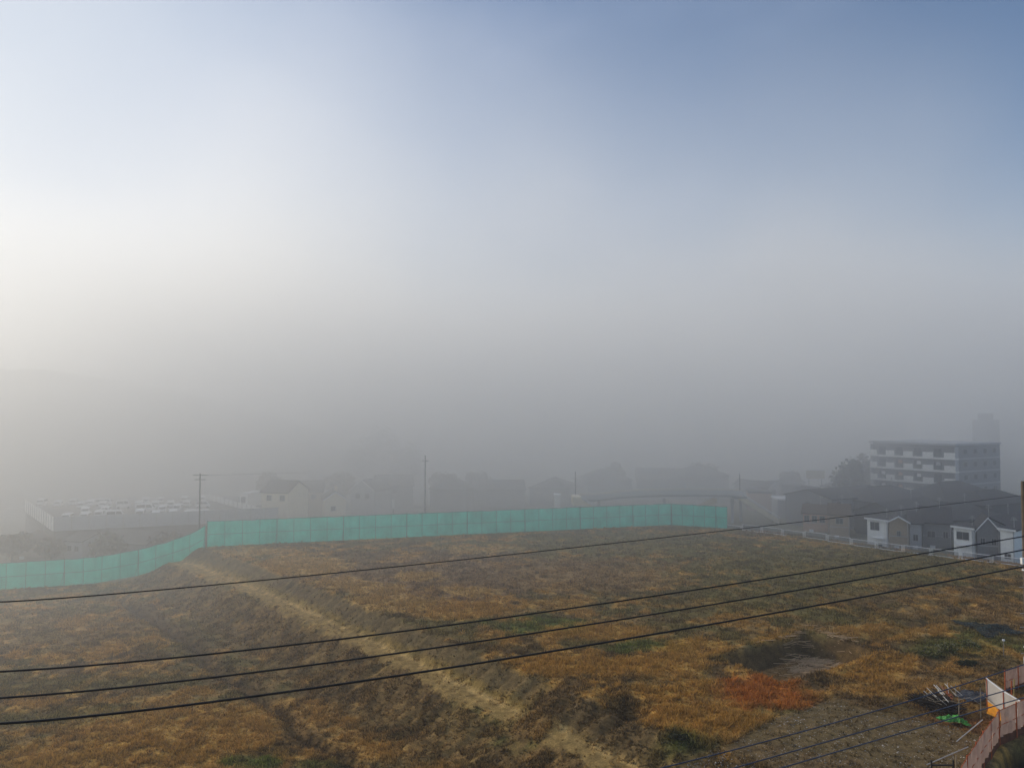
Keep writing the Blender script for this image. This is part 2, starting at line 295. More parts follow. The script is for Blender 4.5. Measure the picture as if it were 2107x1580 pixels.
# ------------------------------------------------------------------ dry grass tufts (stuff)
def tufts(name, n, label, hmin, hmax, seed):
    R = np.random.RandomState(seed)
    u = R.rand(n*3); Y = 46*(150/46)**(u**1.15); X = (R.rand(n*3)*2-1)*Y*.70
    ok = (outside(X, Y) < -.6) & (street_side(X, Y) < -.5); X, Y = X[ok], Y[ok]
    Z = height(X, Y); c, g, gmk = shade(X, Y, Z)
    cl = fbm(X/.9, Y/.9, 111, 3)
    ok = R.rand(len(X)) < np.clip(g*(.35+1.6*sst(cl, .4, .6)), 0, 1); X, Y, Z, c, g, cl = X[ok][:n], Y[ok][:n], Z[ok][:n], c[ok][:n], g[ok][:n], cl[ok][:n]
    n = len(X); B = 3
    sz = (hmin+(hmax-hmin)*R.rand(n)**1.6)*(.5+.8*g)*(.75+.5*sst(cl, .45, .6)); V = np.zeros((n, B, 3, 3)); cc = np.zeros((n, B, 3, 3))
    for b in range(B):
        th = R.rand(n)*2*math.pi; w = (.035+.05*R.rand(n))*(.7+Y/140); lean = 1.1*R.rand(n)*sz; ta = R.rand(n)*2*math.pi
        ox = (R.rand(n)-.5)*.25; oy = (R.rand(n)-.5)*.25
        V[:, b, 0] = np.stack([X+ox-np.cos(th)*w, Y+oy-np.sin(th)*w, Z-.04], -1); V[:, b, 1] = np.stack([X+ox+np.cos(th)*w, Y+oy+np.sin(th)*w, Z-.04], -1)
        V[:, b, 2] = np.stack([X+ox+np.cos(ta)*lean, Y+oy+np.sin(ta)*lean, Z+sz*(.6+.5*R.rand(n))], -1)
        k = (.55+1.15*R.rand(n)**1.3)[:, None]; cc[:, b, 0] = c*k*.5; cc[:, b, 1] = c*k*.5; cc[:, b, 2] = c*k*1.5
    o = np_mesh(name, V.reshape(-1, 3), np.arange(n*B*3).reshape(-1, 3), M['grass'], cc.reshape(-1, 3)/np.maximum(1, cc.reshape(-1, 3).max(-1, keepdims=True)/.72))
    return tag(o, label, 'grass', kind='stuff')
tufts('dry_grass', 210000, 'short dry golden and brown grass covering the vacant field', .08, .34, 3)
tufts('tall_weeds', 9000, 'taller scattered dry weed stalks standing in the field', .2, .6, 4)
# stones on gravel
R = np.random.RandomState(5); n = 5200
px_ = 1340+R.rand(n)*760; py_ = 1435+R.rand(n)*160; V = []; Fc = []; cc = []
for a, b in zip(px_, py_):
    if gravel_mask(np.array([a]), np.array([b]))[0] < .6: continue
    x, y = on_z(a, b)
    if street_side(np.array([x]), np.array([y]))[0] > -.4: continue
    r = .018+.045*R.rand()**3; z = ground(x, y) if len(V) < 6 else .03; i = len(V); k = .12+.5*R.rand()**2.2
    V += [(x-r, y-r*.8, z), (x+r, y-r*.7, z), (x+r*.8, y+r, z), (x-r*.9, y+r*.9, z), (x+r*.1, y, z+r*1.1)]
    Fc += [(i, i+1, i+4), (i+1, i+2, i+4), (i+2, i+3, i+4), (i+3, i, i+4)]; cc += [(k, k*.9, k*.76)]*5
tag(np_mesh('gravel_stones', V, Fc, mat('stone', attr='col', var=.2), cc), 'loose pale stones scattered over the brown gravel', 'gravel', kind='stuff')
# broken reeds lying in the pit
R = np.random.RandomState(9); b = MB()
for i in range(420):
    a, c = R.normal(1668, 38), R.normal(1362, 13); x, y = on_z(a, c, -1.2); z = ground(x, y)+.06; th = R.normal(-.4, .6); l = .5+R.rand()*1.1
    b.tube([(x, y, z), (x+l*math.cos(th), y+l*math.sin(th), z+.25*R.rand())], .018+.018*R.rand(), 3)
tag(b.build('fallen_reeds', M['straw']), 'broken pale reeds lying across the floor of the pit', 'reeds', kind='stuff')
# ------------------------------------------------------------------ teal sheet fences
def sheet_fence(name, label, pts, h, post_h=.15, step=2.7):
    """pts: list of (x, y, zbase)"""
    t = thing(name, label, 'fence', pts[0]); o0 = Vector(pts[0]); L = [0]
    P = [Vector(p) for p in pts]
    for a, b in zip(P, P[1:]): L.append(L[-1]+(b-a).length)
    def at(s):
        for k in range(len(P)-1):
            if s <= L[k+1] or k == len(P)-2:
                return P[k].lerp(P[k+1], (s-L[k])/(L[k+1]-L[k]))
    N = max(2, round(L[-1]/step)); net = MB(); r1 = MB(); r2 = MB()
    prev = None; sub = 6
    for i in range(N*sub+1):
        p = at(L[-1]*i/(N*sub))-o0; bul = .10*math.sin(math.pi*(i % sub)/sub)+.09*random.random(); zt = h-(.04+.13*((i//sub*7) % 5)/5)*math.sin(math.pi*(i % sub)/sub); q = (p.x, p.y+bul, p.z)
        cur = (q, zt)
        if prev:
            (a, za), (c, zc) = prev, cur
            net.quad((a[0], a[1], a[2]+.1), (c[0], c[1], c[2]+.1), (c[0], c[1], c[2]+h*.5), (a[0], a[1], a[2]+h*.5))
            net.quad((a[0], a[1], a[2]+h*.5), (c[0], c[1], c[2]+h*.5), (c[0], c[1], c[2]+zc), (a[0], a[1], a[2]+za))
        prev = cur
    net.build('mesh_sheet', M['teal'], t)
    rp = [at(L[-1]*i/N)-o0+Vector((0, -.06, 0)) for i in range(N+1)]
    for hh in (h*.5, h): MB().tube([p+Vector((0, 0, hh)) for p in rp], .035, 5).build('rail', M['netpost'], t)
    for i, p in enumerate(rp):
        MB().tube([p+Vector((0, -.04, -.5)), p+Vector((0, -.04, h+post_h))], (.032 if i % 4 else .055), 6).build('post', M['netpost'], t)
        if i % 4 == 0: MB().tube([p+Vector((.05, -1.3, -.1)), p+Vector((.05, -.04, h*.6))], .03, 5).build('brace', M['netpost'], t)
    return t
def fy(x): return float(fence_y(np.array([x]))[0])
def fpt(x, z=None):
    y = fy(x)-.9; return (x, y, (ground(x, y-.4) if z is None else z))
sheet_fence('mesh_fence', 'long tall teal mesh sheet fence along the far edge of the upper field', [fpt(x, 0) for x in np.linspace(-50, 31.2, 12)], 4.25)
sheet_fence('mesh_fence', 'short teal mesh sheet fence turning the right corner beside the white guard fence', [(31.3, fy(31.3)-.85, 0), (36, fy(36)-.9, 0), (40.9, 147.2, 0)], 4.2, step=2.2)
lowx = [(-100, -5.3), (-78, -5.1), (-66, -4.9), (-60, -4.1), (-55.5, -2.9), (-52.5, -1.9), (-50.3, -.6)]
sheet_fence('mesh_fence', 'lower teal mesh sheet fence climbing the embankment at the left edge', [(x, fy(x)-.9, z) for x, z in lowx], 4.2)
# crumpled sheet hem and rubble at the fence end
# ------------------------------------------------------------------ white guard fence panels
def guard_panel():
    t = thing('guard_fence_panel', 'x', 'fence panel', group='white guard fence panels along the field edge'); Lp = 4.05; h = 1.1
    MB().box(-.02, -.02, .0, .03, .02, h).box(.16, -.02, .0, .20, .02, h).build('end_post', M['guard'], t)
    MB().box(Lp-.2, -.02, .0, Lp-.16, .02, h).box(Lp-.05, -.02, .0, Lp-.0, .02, h).build('end_post', M['guard'], t)
    MB().tube([(0, 0, h), (Lp, 0, h)], .05, 6).build('top_rail', M['guard'], t)
    MB().tube([(0, 0, .12), (Lp*.25, 0, .09), (Lp*.5, 0, .12), (Lp*.75, 0, .08), (Lp, 0, .12)], .045, 6).build('bottom_rail', M['guard'], t)
    MB().quad((.2, .01, .12), (Lp-.2, .01, .12), (Lp-.2, .01, h), (.2, .01, h)).build('wire_mesh', M['gmesh'], t)
    MB().box(-.12, -.1, -.4, .12, .1, -.01).build('foot_block', M['guard'], t)
    return t
gp = None; ang = math.atan2(GD[1], GD[0]); ng = 14
for i in range(ng):
    x = GA[0]+GD[0]*4.2*i-GN[0]*.8-1.0; y = GA[1]+GD[1]*4.2*i-GN[1]*.8-1.6; z = ground(x, y)-.02
    lb = 'white guard fence panel with grey mesh, %s from the teal fence corner' % ORD[i]
    if gp is None: gp = guard_panel(); gp.location = (x, y, z); gp.rotation_euler = (0, 0, ang); gp['label'] = lb
    else: dup(gp, (x, y, z), ang, lb)
# ------------------------------------------------------------------ houses
def house(label, pxl, pxr, ytop, Y, depth=8, base=-2.2, wall='white', roof='roof', kind='gable', rz=0, rh=1.8, wins=(), name='house', cat='house', over=.35, trim=True, chimney=None, side=()):
    """front face spans the columns pxl..pxr at distance Y with its eave at row ytop"""
    xa, _, zt = at_y(pxl, ytop, Y); H = zt-base; cr_, sr_ = math.cos(rz), math.sin(rz); kx = (pxr-1053.5)/F/ray(pxr, ytop)[1]
    w = (kx*Y-xa)/(cr_-kx*sr_); hw = w/2
    t = thing(name, label, cat, (xa+cr_*hw, Y+sr_*hw, base), rz)
    wl = MB().box(-hw, 0, 0, hw, depth, H)
    m = M[wall]; rm = M[roof]; ov = over
    if kind == 'gable':      # ridge runs away from the camera, gable faces it
        wl.prism([(-hw, H-.01), (hw, H-.01), (0, H+rh)], 0, depth)
        r = MB()
        for s in (-1, 1):
            k = rh/hw; e = hw+ov; th = .18
            r.prism([(0, H+rh+.03), (s*e, H+rh-k*e+.03), (s*e, H+rh-k*e+.03+th), (0, H+rh+.03+th)], -ov, depth+ov)
        r.build('roof', rm, t)
        if trim:
            r = MB()
            for s in (-1, 1):
                k = rh/hw; e = hw+ov
                r.prism([(0, H+rh-.05), (s*e, H+rh-k*e-.05), (s*e, H+rh-k*e+.24), (0, H+rh+.24)], -ov-.04, -ov-.003)
            r.build('roof_trim', M['trim'], t)
    elif kind == 'side':     # ridge runs across: slope seen
        r = MB(); d2 = depth/2; e = d2+ov; k = rh/d2; i0 = 0
        for s in (-1, 1):
            y0 = d2; y1 = d2+s*e; z0 = H+rh; z1 = H+rh-k*e
            A = [(-hw-ov, y0, z0), (hw+ov, y0, z0), (hw+ov, y1, z1), (-hw-ov, y1, z1)]
            B = [(p[0], p[1], p[2]+.18) for p in A]
            r.quad(*A); r.quad(*B)
            for q in range(4): r.quad(A[q], A[(q+1) % 4], B[(q+1) % 4], B[q])
        r.build('roof', rm, t)
        for s in (-hw, hw):
            wl.quad((s, 0, H), (s, depth, H), (s, d2, H+rh-.02))
    elif kind == 'hip':
        e = hw+ov; dd = depth+ov; rl = max(.2, hw-depth/2); r = MB(); z = H+.003
        c = [(-e, -ov, z), (e, -ov, z), (e, dd, z), (-e, dd, z)]; a = (-rl, depth/2, H+rh); b2 = (rl, depth/2, H+rh)
        r.quad(c[0], c[1], b2, a).quad(c[1], c[2], b2).quad(c[2], c[3], a, b2).quad(c[3], c[0], a)
        r.quad(*c[::-1]); r.box(-e, -ov, z-.2, e, dd, z-.003); r.build('roof', rm, t)
        MB().tube([a, b2], .12, 5).build('ridge_cap', rm, t)
    elif kind == 'shed':     # single slope falling to the right
        wl.prism([(-hw, H-.01), (hw, H-.01), (-hw, H+rh)], 0, depth)
        k = rh/w; th = .2
        MB().prism([(-hw-ov, H+rh+ov*k+.02), (hw+ov, H-ov*k+.02), (hw+ov, H-ov*k+.02+th), (-hw-ov, H+rh+ov*k+.02+th)], -ov, depth+ov).build('roof', rm, t)
        if trim: MB().prism([(-hw-ov, H+rh+ov*k-.05), (hw+ov, H-ov*k-.05), (hw+ov, H-ov*k+.26), (-hw-ov, H+rh+ov*k+.26)], -ov-.04, -ov-.003).build('roof_trim', M['trim'], t)
    else:
        MB().box(-hw-.15, -.15, H+.003, hw+.15, depth+.15, H+.35).build('roof', rm, t)
    wl.build('wall', m, t)
    if Y < 165:
        MB().box(hw-.16, -.1, 0, hw-.08, -.02, H-.05).build('downpipe', M['lgrey'], t)
        MB().box(-hw*.5, -.75, .05, -hw*.5+.8, -.4, .7).build('air_conditioner', M['trim'], t)
        if int(pxl) % 3 != 1:
            a_ = MB().tube([(hw*.3, depth*.45, H+rh*.6), (hw*.3, depth*.45, H+rh+1.9)], .035, 5)
            for q_ in range(3): a_.tube([(hw*.3-.5+.1*q_, depth*.45, H+rh+1.4+.2*q_), (hw*.3+.5-.1*q_, depth*.45, H+rh+1.4+.2*q_)], .022, 4)
            a_.build('aerial', M['galv'], t)
        MB().box(-hw+.05, -.035, H*.48, hw-.2, -.004, H*.48+.1).build('belt_course', M['trim'] if wall == 'white' else M['lgrey'], t)
    for (fx, fz, ww, wh) in wins:      # fraction across, metres below the eave
        x = -hw+fx*w; z = H-fz
        f = MB().box(x-ww/2-.07, -.06, z-.07, x+ww/2+.07, .02, z+wh+.07).build('window', M['frame'], t)
        MB().box(x-ww/2, -.075, z, x-.03, -.05, z+wh).box(x+.03, -.075, z, x+ww/2, -.05, z+wh).build('pane', M['glass'], f)
    for (fy_, fz, ww, wh) in side:
        y = fy_*depth; z = H-fz
        f = MB().box(-hw-.06, y-ww/2-.07, z-.07, -hw+.02, y+ww/2+.07, z+wh+.07).build('window', M['frame'], t)
        MB().box(-hw-.075, y-ww/2, z, -hw-.05, y+ww/2, z+wh).build('pane', M['glass'], f)
    if chimney: MB().box(chimney-.35, depth*.4, H, chimney+.35, depth*.4+.7, H+rh+1.2).build('chimney', m, t)
    return t
h = house('white two storey house with a square window, left of the tan gabled house', 1784, 1826, 1068, 141, 6, wall='white', rz=-.87, kind='shed', rh=.1, wins=((.38, 1.75, 1.5, 1.35), (.5, 5.0, 1.6, .7)))
MB().box(-.6, -.6, 1.7, 1.2, -.003, 1.85).build('canopy', M['trim'], h)
house('tan gabled house with pale roof edge beside the white two storey house', 1829, 1869, 1073, 138, 6, wall='tan', rz=-.45, kind='gable', rh=.9, wins=((.5, 2.4, .5, .8),))
house('light grey house with one small window under a dark roof', 1871, 1896, 1076, 138, 7, wall='lgrey', rz=-.45, kind='side', rh=1.7, wins=((.5, 3.0, .7, 1.0),))
house('dark grey house with a pale column, left of the second white house', 1898, 1957, 1074, 139, 8, wall='grey', rz=-.45, kind='side', rh=2.3, wins=((.3, 2.6, 1.2, 1.1), (.8, 2.6, .7, 1.1)))
h = house('white boxy house with a wide dark window near the right end of the guard fence', 1962, 2002, 1085, 130, 6, wall='white', rz=-.87, kind='shed', rh=.1, wins=((.47, 1.8, 1.8, 1.2),))
MB().box(-.9, -.6, 2.2, .9, -.003, 2.35).build('canopy', M['trim'], h)
house('grey gabled house with white roof edges between the two right white houses', 2010, 2056, 1090, 128, 7, wall='grey', rz=-.45, kind='gable', rh=2.0, wins=((.25, 2.3, .6, 1), (.75, 2.3, .6, 1)))
house('narrow white house with a stained front at the right edge by the utility pole', 2058, 2087, 1090, 124, 5, wall='white', rz=-.87, kind='shed', rh=.1, wins=((.5, 4.4, .8, .7),))
house('grey roofed house behind the utility pole at the right edge', 2090, 2140, 1090, 130, 8, wall='lgrey', rz=.7, kind='side', rh=1.6, wins=((.4, 2.3, 1, 1),))
house('wide dark hip roofed house behind the narrow white house', 1935, 2075, 1072, 146, 10, wall='grey', rz=.3, kind='hip', rh=2.6, wins=((.2, 1.8, 1.4, 1),))
house('big dark roofed house in front of the apartment block with a white ridge line', 1712, 1838, 1028, 158, 12, wall='grey', rz=.5, kind='side', rh=1.5, wins=((.1, 1.5, 1.2, 1), (.4, 1.5, 1.2, 1), (.8, 1.5, 1.2, 1)), side=((.5, 2, 1.2, 1),))
house('dark hip roofed house centred below the apartment balconies', 1800, 1925, 1033, 157, 12, wall='dgrey', rz=.5, kind='hip', rh=2.3, wins=((.2, 1.8, 1.4, 1.2), (.5, 1.8, 1.4, 1.2), (.8, 1.8, 1.4, 1.2)))
house('dark roofed house below the shaded end of the apartment block', 1945, 2070, 1030, 160, 12, wall='dgrey', rz=.4, kind='hip', rh=3.2, wins=((.3, 1.8, 1.4, 1.2), (.7, 1.8, 1.4, 1.2)))
house('dark low roofed house between the tan gabled house and the hip roofed houses', 1850, 1950, 1060, 148, 9, wall='dgrey', rz=.6, kind='side', rh=1.9, wins=((.5, 1.6, 1.2, 1),))
house('dark house at the far right edge behind the utility pole', 2030, 2130, 1040, 152, 10, wall='dgrey', rz=.5, kind='hip', rh=2.2)
house('long white walled building with flat roof left of the apartment block', 1688, 1740, 1002, 196, 12, wall='white', rz=-.6, kind='flat', roof='roof', wins=((.5, 2.2, 1.5, 1),))
house('small white gabled house with an aerial beside the long white building', 1684, 1712, 1018, 176, 8, wall='white', rz=.3, kind='gable', rh=1.1, wins=((.6, 2.0, 1, 1),))
house('dark grey house left of the long white building', 1655, 1687, 1006, 190, 9, wall='dgrey', rz=.3, kind='flat')
house('low pinkish building with a brown roof beyond the guard fence', 1652, 1705, 1055, 158, 7, wall='pink', roof='brownroof', rz=-.45, kind='side', rh=1.4, wins=((.15, 1.7, .9, 1.2), (.45, 1.7, .9, 1.2), (.75, 1.7, .9, 1.2)))
house('tan low building with brown roof behind the parked cars', 1706, 1748, 1058, 150, 8, wall='tan', roof='brownroof', rz=-.4, kind='side', rh=1.6, wins=((.5, 1.7, 1.2, 1),))
house('small grey house with white gable edge beyond the footbridge stairs', 1546, 1566, 1000, 208, 8, wall='grey', rz=.3, kind='gable', rh=1.2)
house('small white gable fronted house between the footbridge and the guard fence houses', 1581, 1604, 1005, 200, 8, wall='lgrey', rz=.25, kind='gable', rh=1.3, wins=((.5, 1.6, .9, 1.2),))
house('dark roofed long house behind the two small gables', 1605, 1655, 1004, 202, 10, wall='grey', rz=.2, kind='side', rh=1.4, wins=((.3, 1.8, 1.2, 1), (.7, 1.8, 1.2, 1)))
house('low grey shed with a white front panel beyond the footbridge stairs', 1600, 1645, 1029, 176, 6, wall='lgrey', rz=-.1, kind='flat', roof='trim', wins=((.7, 1.8, 1.6, 1),))
house('pale peach low building behind the footbridge landing', 1541, 1588, 1014, 190, 6, wall='pink', rz=-.2, kind='flat', roof='roof')
# left side
house('white box shaped house with a dark window beside the lot wall', 494, 511, 1017, 182, 6, base=-5.5, wall='white', rz=-.25, kind='flat', roof='trim', wins=((.4, 1.9, 1.1, 1.3),))
house('beige two storey house with dark gable roof left of centre', 538, 592, 1012, 172, 9, base=-5.5, wall='cream', rz=-.25, kind='side', rh=2.2, wins=((.3, 1.8, 1.1, 1.1), (.8, 1.8, 1.1, 1.1), (.3, 4.6, 1.1, 1.1)), side=((.5, 1.9, 1.3, 1.1),))
house('pale gabled house with a chimney left of centre', 668, 712, 1028, 178, 9, base=-5, wall='cream', rz=.3, kind='gable', rh=1.6, wins=((.4, 2.6, 1, 1),), chimney=.4)
house('dark roofed house between the beige house and the chimney house', 600, 664, 1012, 188, 9, base=-5, wall='tan', rz=.2, kind='side', rh=2.2, wins=((.3, 1.8, 1.1, 1.1), (.7, 1.8, 1.1, 1.1)))
house('faint brown house right of the chimney house', 722, 770, 1008, 190, 9, base=-4, wall='lgrey', rz=-.3, roof='hazeroof', kind='gable', rh=2.4, wins=((.3, 2, 1.1, 1.1), (.7, 2, 1.1, 1.1)))  # far centre houses: paler walls and roofs stand in for more fog
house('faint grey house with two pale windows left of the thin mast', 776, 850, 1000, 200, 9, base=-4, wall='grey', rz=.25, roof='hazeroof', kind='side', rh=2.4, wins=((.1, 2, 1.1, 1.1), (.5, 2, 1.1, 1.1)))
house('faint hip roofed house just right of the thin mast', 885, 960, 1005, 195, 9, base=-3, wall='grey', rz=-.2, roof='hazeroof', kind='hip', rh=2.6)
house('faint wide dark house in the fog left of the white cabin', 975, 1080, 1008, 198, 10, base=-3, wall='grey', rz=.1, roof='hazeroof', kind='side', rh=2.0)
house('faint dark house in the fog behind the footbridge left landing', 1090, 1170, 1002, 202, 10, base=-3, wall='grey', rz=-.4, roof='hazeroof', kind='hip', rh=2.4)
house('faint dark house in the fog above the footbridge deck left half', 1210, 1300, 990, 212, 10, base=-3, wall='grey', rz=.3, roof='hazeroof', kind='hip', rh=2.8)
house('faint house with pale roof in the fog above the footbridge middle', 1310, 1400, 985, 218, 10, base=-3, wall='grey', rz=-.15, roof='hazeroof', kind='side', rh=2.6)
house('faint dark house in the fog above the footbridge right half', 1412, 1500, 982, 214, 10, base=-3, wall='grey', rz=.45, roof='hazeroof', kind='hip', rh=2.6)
house('small white cabin left of the footbridge landing', 1142, 1153, 1021, 172, 3, base=-2.2, wall='white', kind='flat', roof='trim')
house('grey building with a lit wall low beside the lot platform', 133, 169, 1112, 146, 7, base=-6.2, wall='lgrey', rz=-.3, kind='side', rh=1.0, wins=((.3, 1.8, .9, .9), (.7, 1.8, .9, .9)))
house('brown roofed house behind the left end of the lower fence', 20, 110, 1118, 150, 8, base=-6.4, wall='tan', rz=.3, kind='hip', rh=1.8, roof='brownroof')
house('dark roofed house between the lot platform and the lower fence', 190, 300, 1112, 148, 7, base=-6.2, wall='grey', rz=-.35, kind='side', rh=1.8, wins=((.3, 1.6, 1, .9),))
# ------------------------------------------------------------------ apartment block
A = Vector((88.2, 190, -2)); B = Vector((98.8, 172, -2)); ax = (B-A); AL = ax.length; arz = math.atan2(ax.y, ax.x)
t = thing('apartment_block', 'five storey apartment block with rows of white balconies standing in the fog', 'building', A, arz)
D = 18.4; Z0 = 16.7   # local x along the balcony face, +y away
MB().box(0.01, 1.3, 0, AL, D, Z0).build('wall', M['grey'], t)
MB().box(-.25, -.15, Z0+.003, AL+.25, D+.2, Z0+.45).build('roof', M['lgrey'], t)
for k in range(6):
    z = -.9+2.9*k+.2
    if z < 0: z = 0.02
    if k: 
        MB().box(-.1, 0, z-.25, AL+.1, 1.298, z+.12).build('balcony_slab', M['white'], t)
    if k < 6:
        MB().box(AL-.18, .03, z+.125, AL, 1.297, z+2.64).build('end_wall', M['lgrey'], t); MB().box(0, .03, z+.125, .18, 1.297, z+2.64).build('end_wall', M['lgrey'], t)
        for j, (a, b) in enumerate(((0, .09), (.2, .305), (.415, .525), (.64, .76), (.88, 1.0))):
            MB().box(a*AL, -.06, z+.124, b*AL, .02, z+1.3).build('balcony_panel', M['white'], t)
            if j < 4:
                c = (.2, .415, .64, .88)[j]; g = MB()
                for q in range(9): x = (b+(c-b)*(q+.5)/9)*AL; g.box(x-.02, 0, z+.124, x+.02, .03, z+1.2)
                g.box(b*AL+.003, -.01, z+1.2, c*AL-.003, .05, z+1.26); g.build('balcony_railing', M['steel'], t)
            x = (a+b)/2*AL+1.6
            if x < AL-1:
                f = MB().box(x-1.0, 1.24, z+.15, x+1.0, 1.302, z+2.2).build('window', M['frame'], t)
                MB().box(x-.93, 1.22, z+.2, x-.03, 1.245, z+2.12).box(x+.03, 1.22, z+.2, x+.93, 1.245, z+2.12).build('pane', M['glass'], f)
        if k in (1, 2, 3, 4):
            for j2, (xx, cm) in enumerate(((AL*.15, 'trim'), (AL*.36, 'pink'), (AL*.58, 'trim'), (AL*.80, 'lgrey'))):
                if (k*3+j2) % 4 != 0: MB().box(xx-.5, .5, z+1.2, xx+.5, .54, z+2.0).build('laundry', M[cm], t)
                if (k+j2) % 3 == 0: MB().box(xx+.7, .6, z+.13, xx+1.5, .95, z+.75).build('air_conditioner', M['trim'], t)
        for y in (4, 8, 12, 16):
            f = MB().box(AL-.02, y-.75, z+.95, AL+.05, y+.75, z+2.1).build('window', M['frame'], t)
            MB().box(AL+.04, y-.68, z+1.0, AL+.07, y+.68, z+2.05).build('pane', M['glass'], f)
        MB().box(AL+.003, 1.4, z-.25, AL+.12, D-.1, z+.1).build('side_band', M['lgrey'], t)
t = thing('apartment_tower', 'faint taller tower block behind the apartment block at the right', 'building', (at_y(2030, 900, 236)[0], 236, -2), -.5)
MB().box(-3.4, 0, 0, 3.4, 8, 22.0).build('wall', M['grey'], t); MB().box(-2, 2, 22, 2, 6, 24).build('roof_hut', M['dgrey'], t)
for k in range(8):
    MB().box(-3.5, -1.2, 2.7*k+.9, 3.5, -.003, 2.7*k+1.9).build('balcony', M['grey'], t)
# ------------------------------------------------------------------ footbridge
DY = 168.0
def bz(px, py, Y=DY): return at_y(px, py, Y)
t = thing('footbridge', 'pale arched pedestrian footbridge over the road with stairs at both ends', 'bridge', (30, DY, -2.1))
O = Vector((30, DY, -2.1))
def rel(p): return (Vector(p)-O)
tp = [(1190, 1019), (1232, 1018), (1270, 1013), (1302, 1010.5), (1360, 1008.5), (1430, 1008), (1509, 1009), (1530, 1011)]
dk = MB(); par = MB(); rail = MB(); W = 2.4
top = [rel(bz(a, b)) for a, b in tp]
for i in range(len(top)-1):
    a, b = top[i], top[i+1]
    for (z0, z1, y0, y1, mb) in ((-1.45, -1.0, .05, W-.05, dk), (-1.0, 0, 0, .08, par), (-1.0, 0, W-.08, W, par)):
        P = [(a.x, y0, a.z+z0), (b.x, y0, b.z+z0), (b.x, y1, b.z+z0), (a.x, y1, a.z+z0)]; Q2 = [(a.x, y0, a.z+z1), (b.x, y0, b.z+z1), (b.x, y1, b.z+z1), (a.x, y1, a.z+z1)]
        mb.quad(*P[::-1]).quad(*Q2)
        for q in range(4): mb.quad(P[q], P[(q+1) % 4], Q2[(q+1) % 4], Q2[q])
dk.build('deck', M['concrete'], t); par.build('parapet', mat('bridge_parapet', (.62, .60, .57), var=.08), t)
rail.tube([p+Vector((0, .04, .12)) for p in top], .05, 5).tube([p+Vector((0, W-.04, .12)) for p in top], .05, 5).build('handrail', M['cream'], t)
def stair(p0, p1, y0, y1, n=18, side=M['cream']):
    a, b = rel(p0), rel(p1); st = MB(); sd = MB(); hr = MB()
    for i in range(n):
        x0 = a.x+(b.x-a.x)*i/n; x1 = a.x+(b.x-a.x)*(i+1)/n; z = a.z+(b.z-a.z)*(i+.5)/n-1.05
        st.box(min(x0, x1), y0+.1, z-.3, max(x0, x1)-.003, y1-.1, z)
    for y in (y0, y1-.09):
        A_ = [(a.x, y, a.z-1.6), (b.x, y, b.z-1.6), (b.x, y, b.z-.55), (a.x, y, a.z-.55)]; B_ = [(p[0], p[1]+.08, p[2]) for p in A_]
        sd.quad(*A_).quad(*B_[::-1])
        for q in range(4): sd.quad(A_[q], A_[(q+1) % 4], B_[(q+1) % 4], B_[q])
        hr.tube([(a.x, y+.04, a.z), (b.x, y+.04, b.z)], .05, 5)
        for i in range(13):
            k = i/12; x = a.x+(b.x-a.x)*k; z = a.z+(b.z-a.z)*k; hr.tube([(x, y+.04, z-.7), (x, y+.04, z)], .025, 4)
    s = st.build('stairs', M['concrete'], t); sd.build('side_panel', side, s); hr.build('handrail', M['white'], s)
stair(bz(1192, 1019), bz(1262, 1062), -2.6, -.1)
stair(bz(1518, 1011, DY), bz(1600, 1062, DY), -1.2, 1.2, 20)
stair(bz(1482, 1022), bz(1420, 1050), 2.7, 4.6)
c = rel(bz(1177, 1019)); MB().box(c.x, -2.7, c.z-1.9, c.x+1.8, 2.4, c.z-.05).build('landing', M['cream'], t)
c = rel(bz(1509, 1010)); MB().box(c.x, -1.3, c.z-1.5, c.x+2.6, 4.6, c.z-1.1).build('landing', M['concrete'], t)
for (a, y) in ((1180, 0), (1230, 1), (1365, 1), (1506, 1), (1530, 3.5)):
    c = rel(bz(a, 1030)); MB().tube([(c.x+.4, y+.2, -.6), (c.x+.4, y+.2, top[2].z-1.4)], .32, 10).build('pillar', M['lgrey'], t)
# ------------------------------------------------------------------ walled car lot on the left
LZ = -.1
PL = [(-112.5, 179), (-88.6, 150), (-50, 165.5), (-66, 205), (-108, 205)]
v = MB(); n = len(PL); v.v = [(x, y, -7) for x, y in PL]+[(x, y, LZ) for x, y in PL]; v.f = [tuple(range(n, 2*n))]+[(k, (k+1) % n, n+(k+1) % n, n+k) for k in range(n)]
tag(v.build('car_lot', mat('lot_asphalt', (.085, .082, .08), var=.2, scale=.6)), kind='structure')
t = thing('lot_wall', 'pale panelled wall around the raised car lot with one sunlit left side', 'wall', (-88.6, 150, -.8))
def wallseg(nm, a, b, m, h=2.7, th=.14, posts=True):
    a = Vector((*a, 0))-Vector((-88.6, 150, 0)); b = Vector((*b, 0))-Vector((-88.6, 150, 0)); d = (b-a); l = d.length; d.normalize(); nn = Vector((d.y, -d.x, 0))*th
    P = [a, b, b+nn, a+nn]; q = MB(); lo = [(p.x, p.y, 0) for p in P]; hi = [(p.x, p.y, h) for p in P]; q.quad(*lo[::-1]).quad(*hi)
    for k in range(4): q.quad(lo[k], lo[(k+1) % 4], hi[(k+1) % 4], hi[k])
    s = q.build(nm, m, t)
    k = 3.0
    while posts and k < l:
        p = a+d*k+nn*1.3; MB().box(p.x-.06, p.y-.06, 0, p.x+.06, p.y+.06, h+.05).build('post', M['concrete'], s); k += 3.0
wallseg('wall_panel', (-112.6, 179.1), (-88.7, 149.85), M['white'])  # left side whiter than the front: its sunlight is put into the colour
wallseg('wall_panel', (-88.6, 149.8), (-50, 165.3), M['lgrey'])
t = thing('lot_wall', 'white low wall with dark posts running from the lot towards the beige house', 'wall', (-88.6, 150, .2))
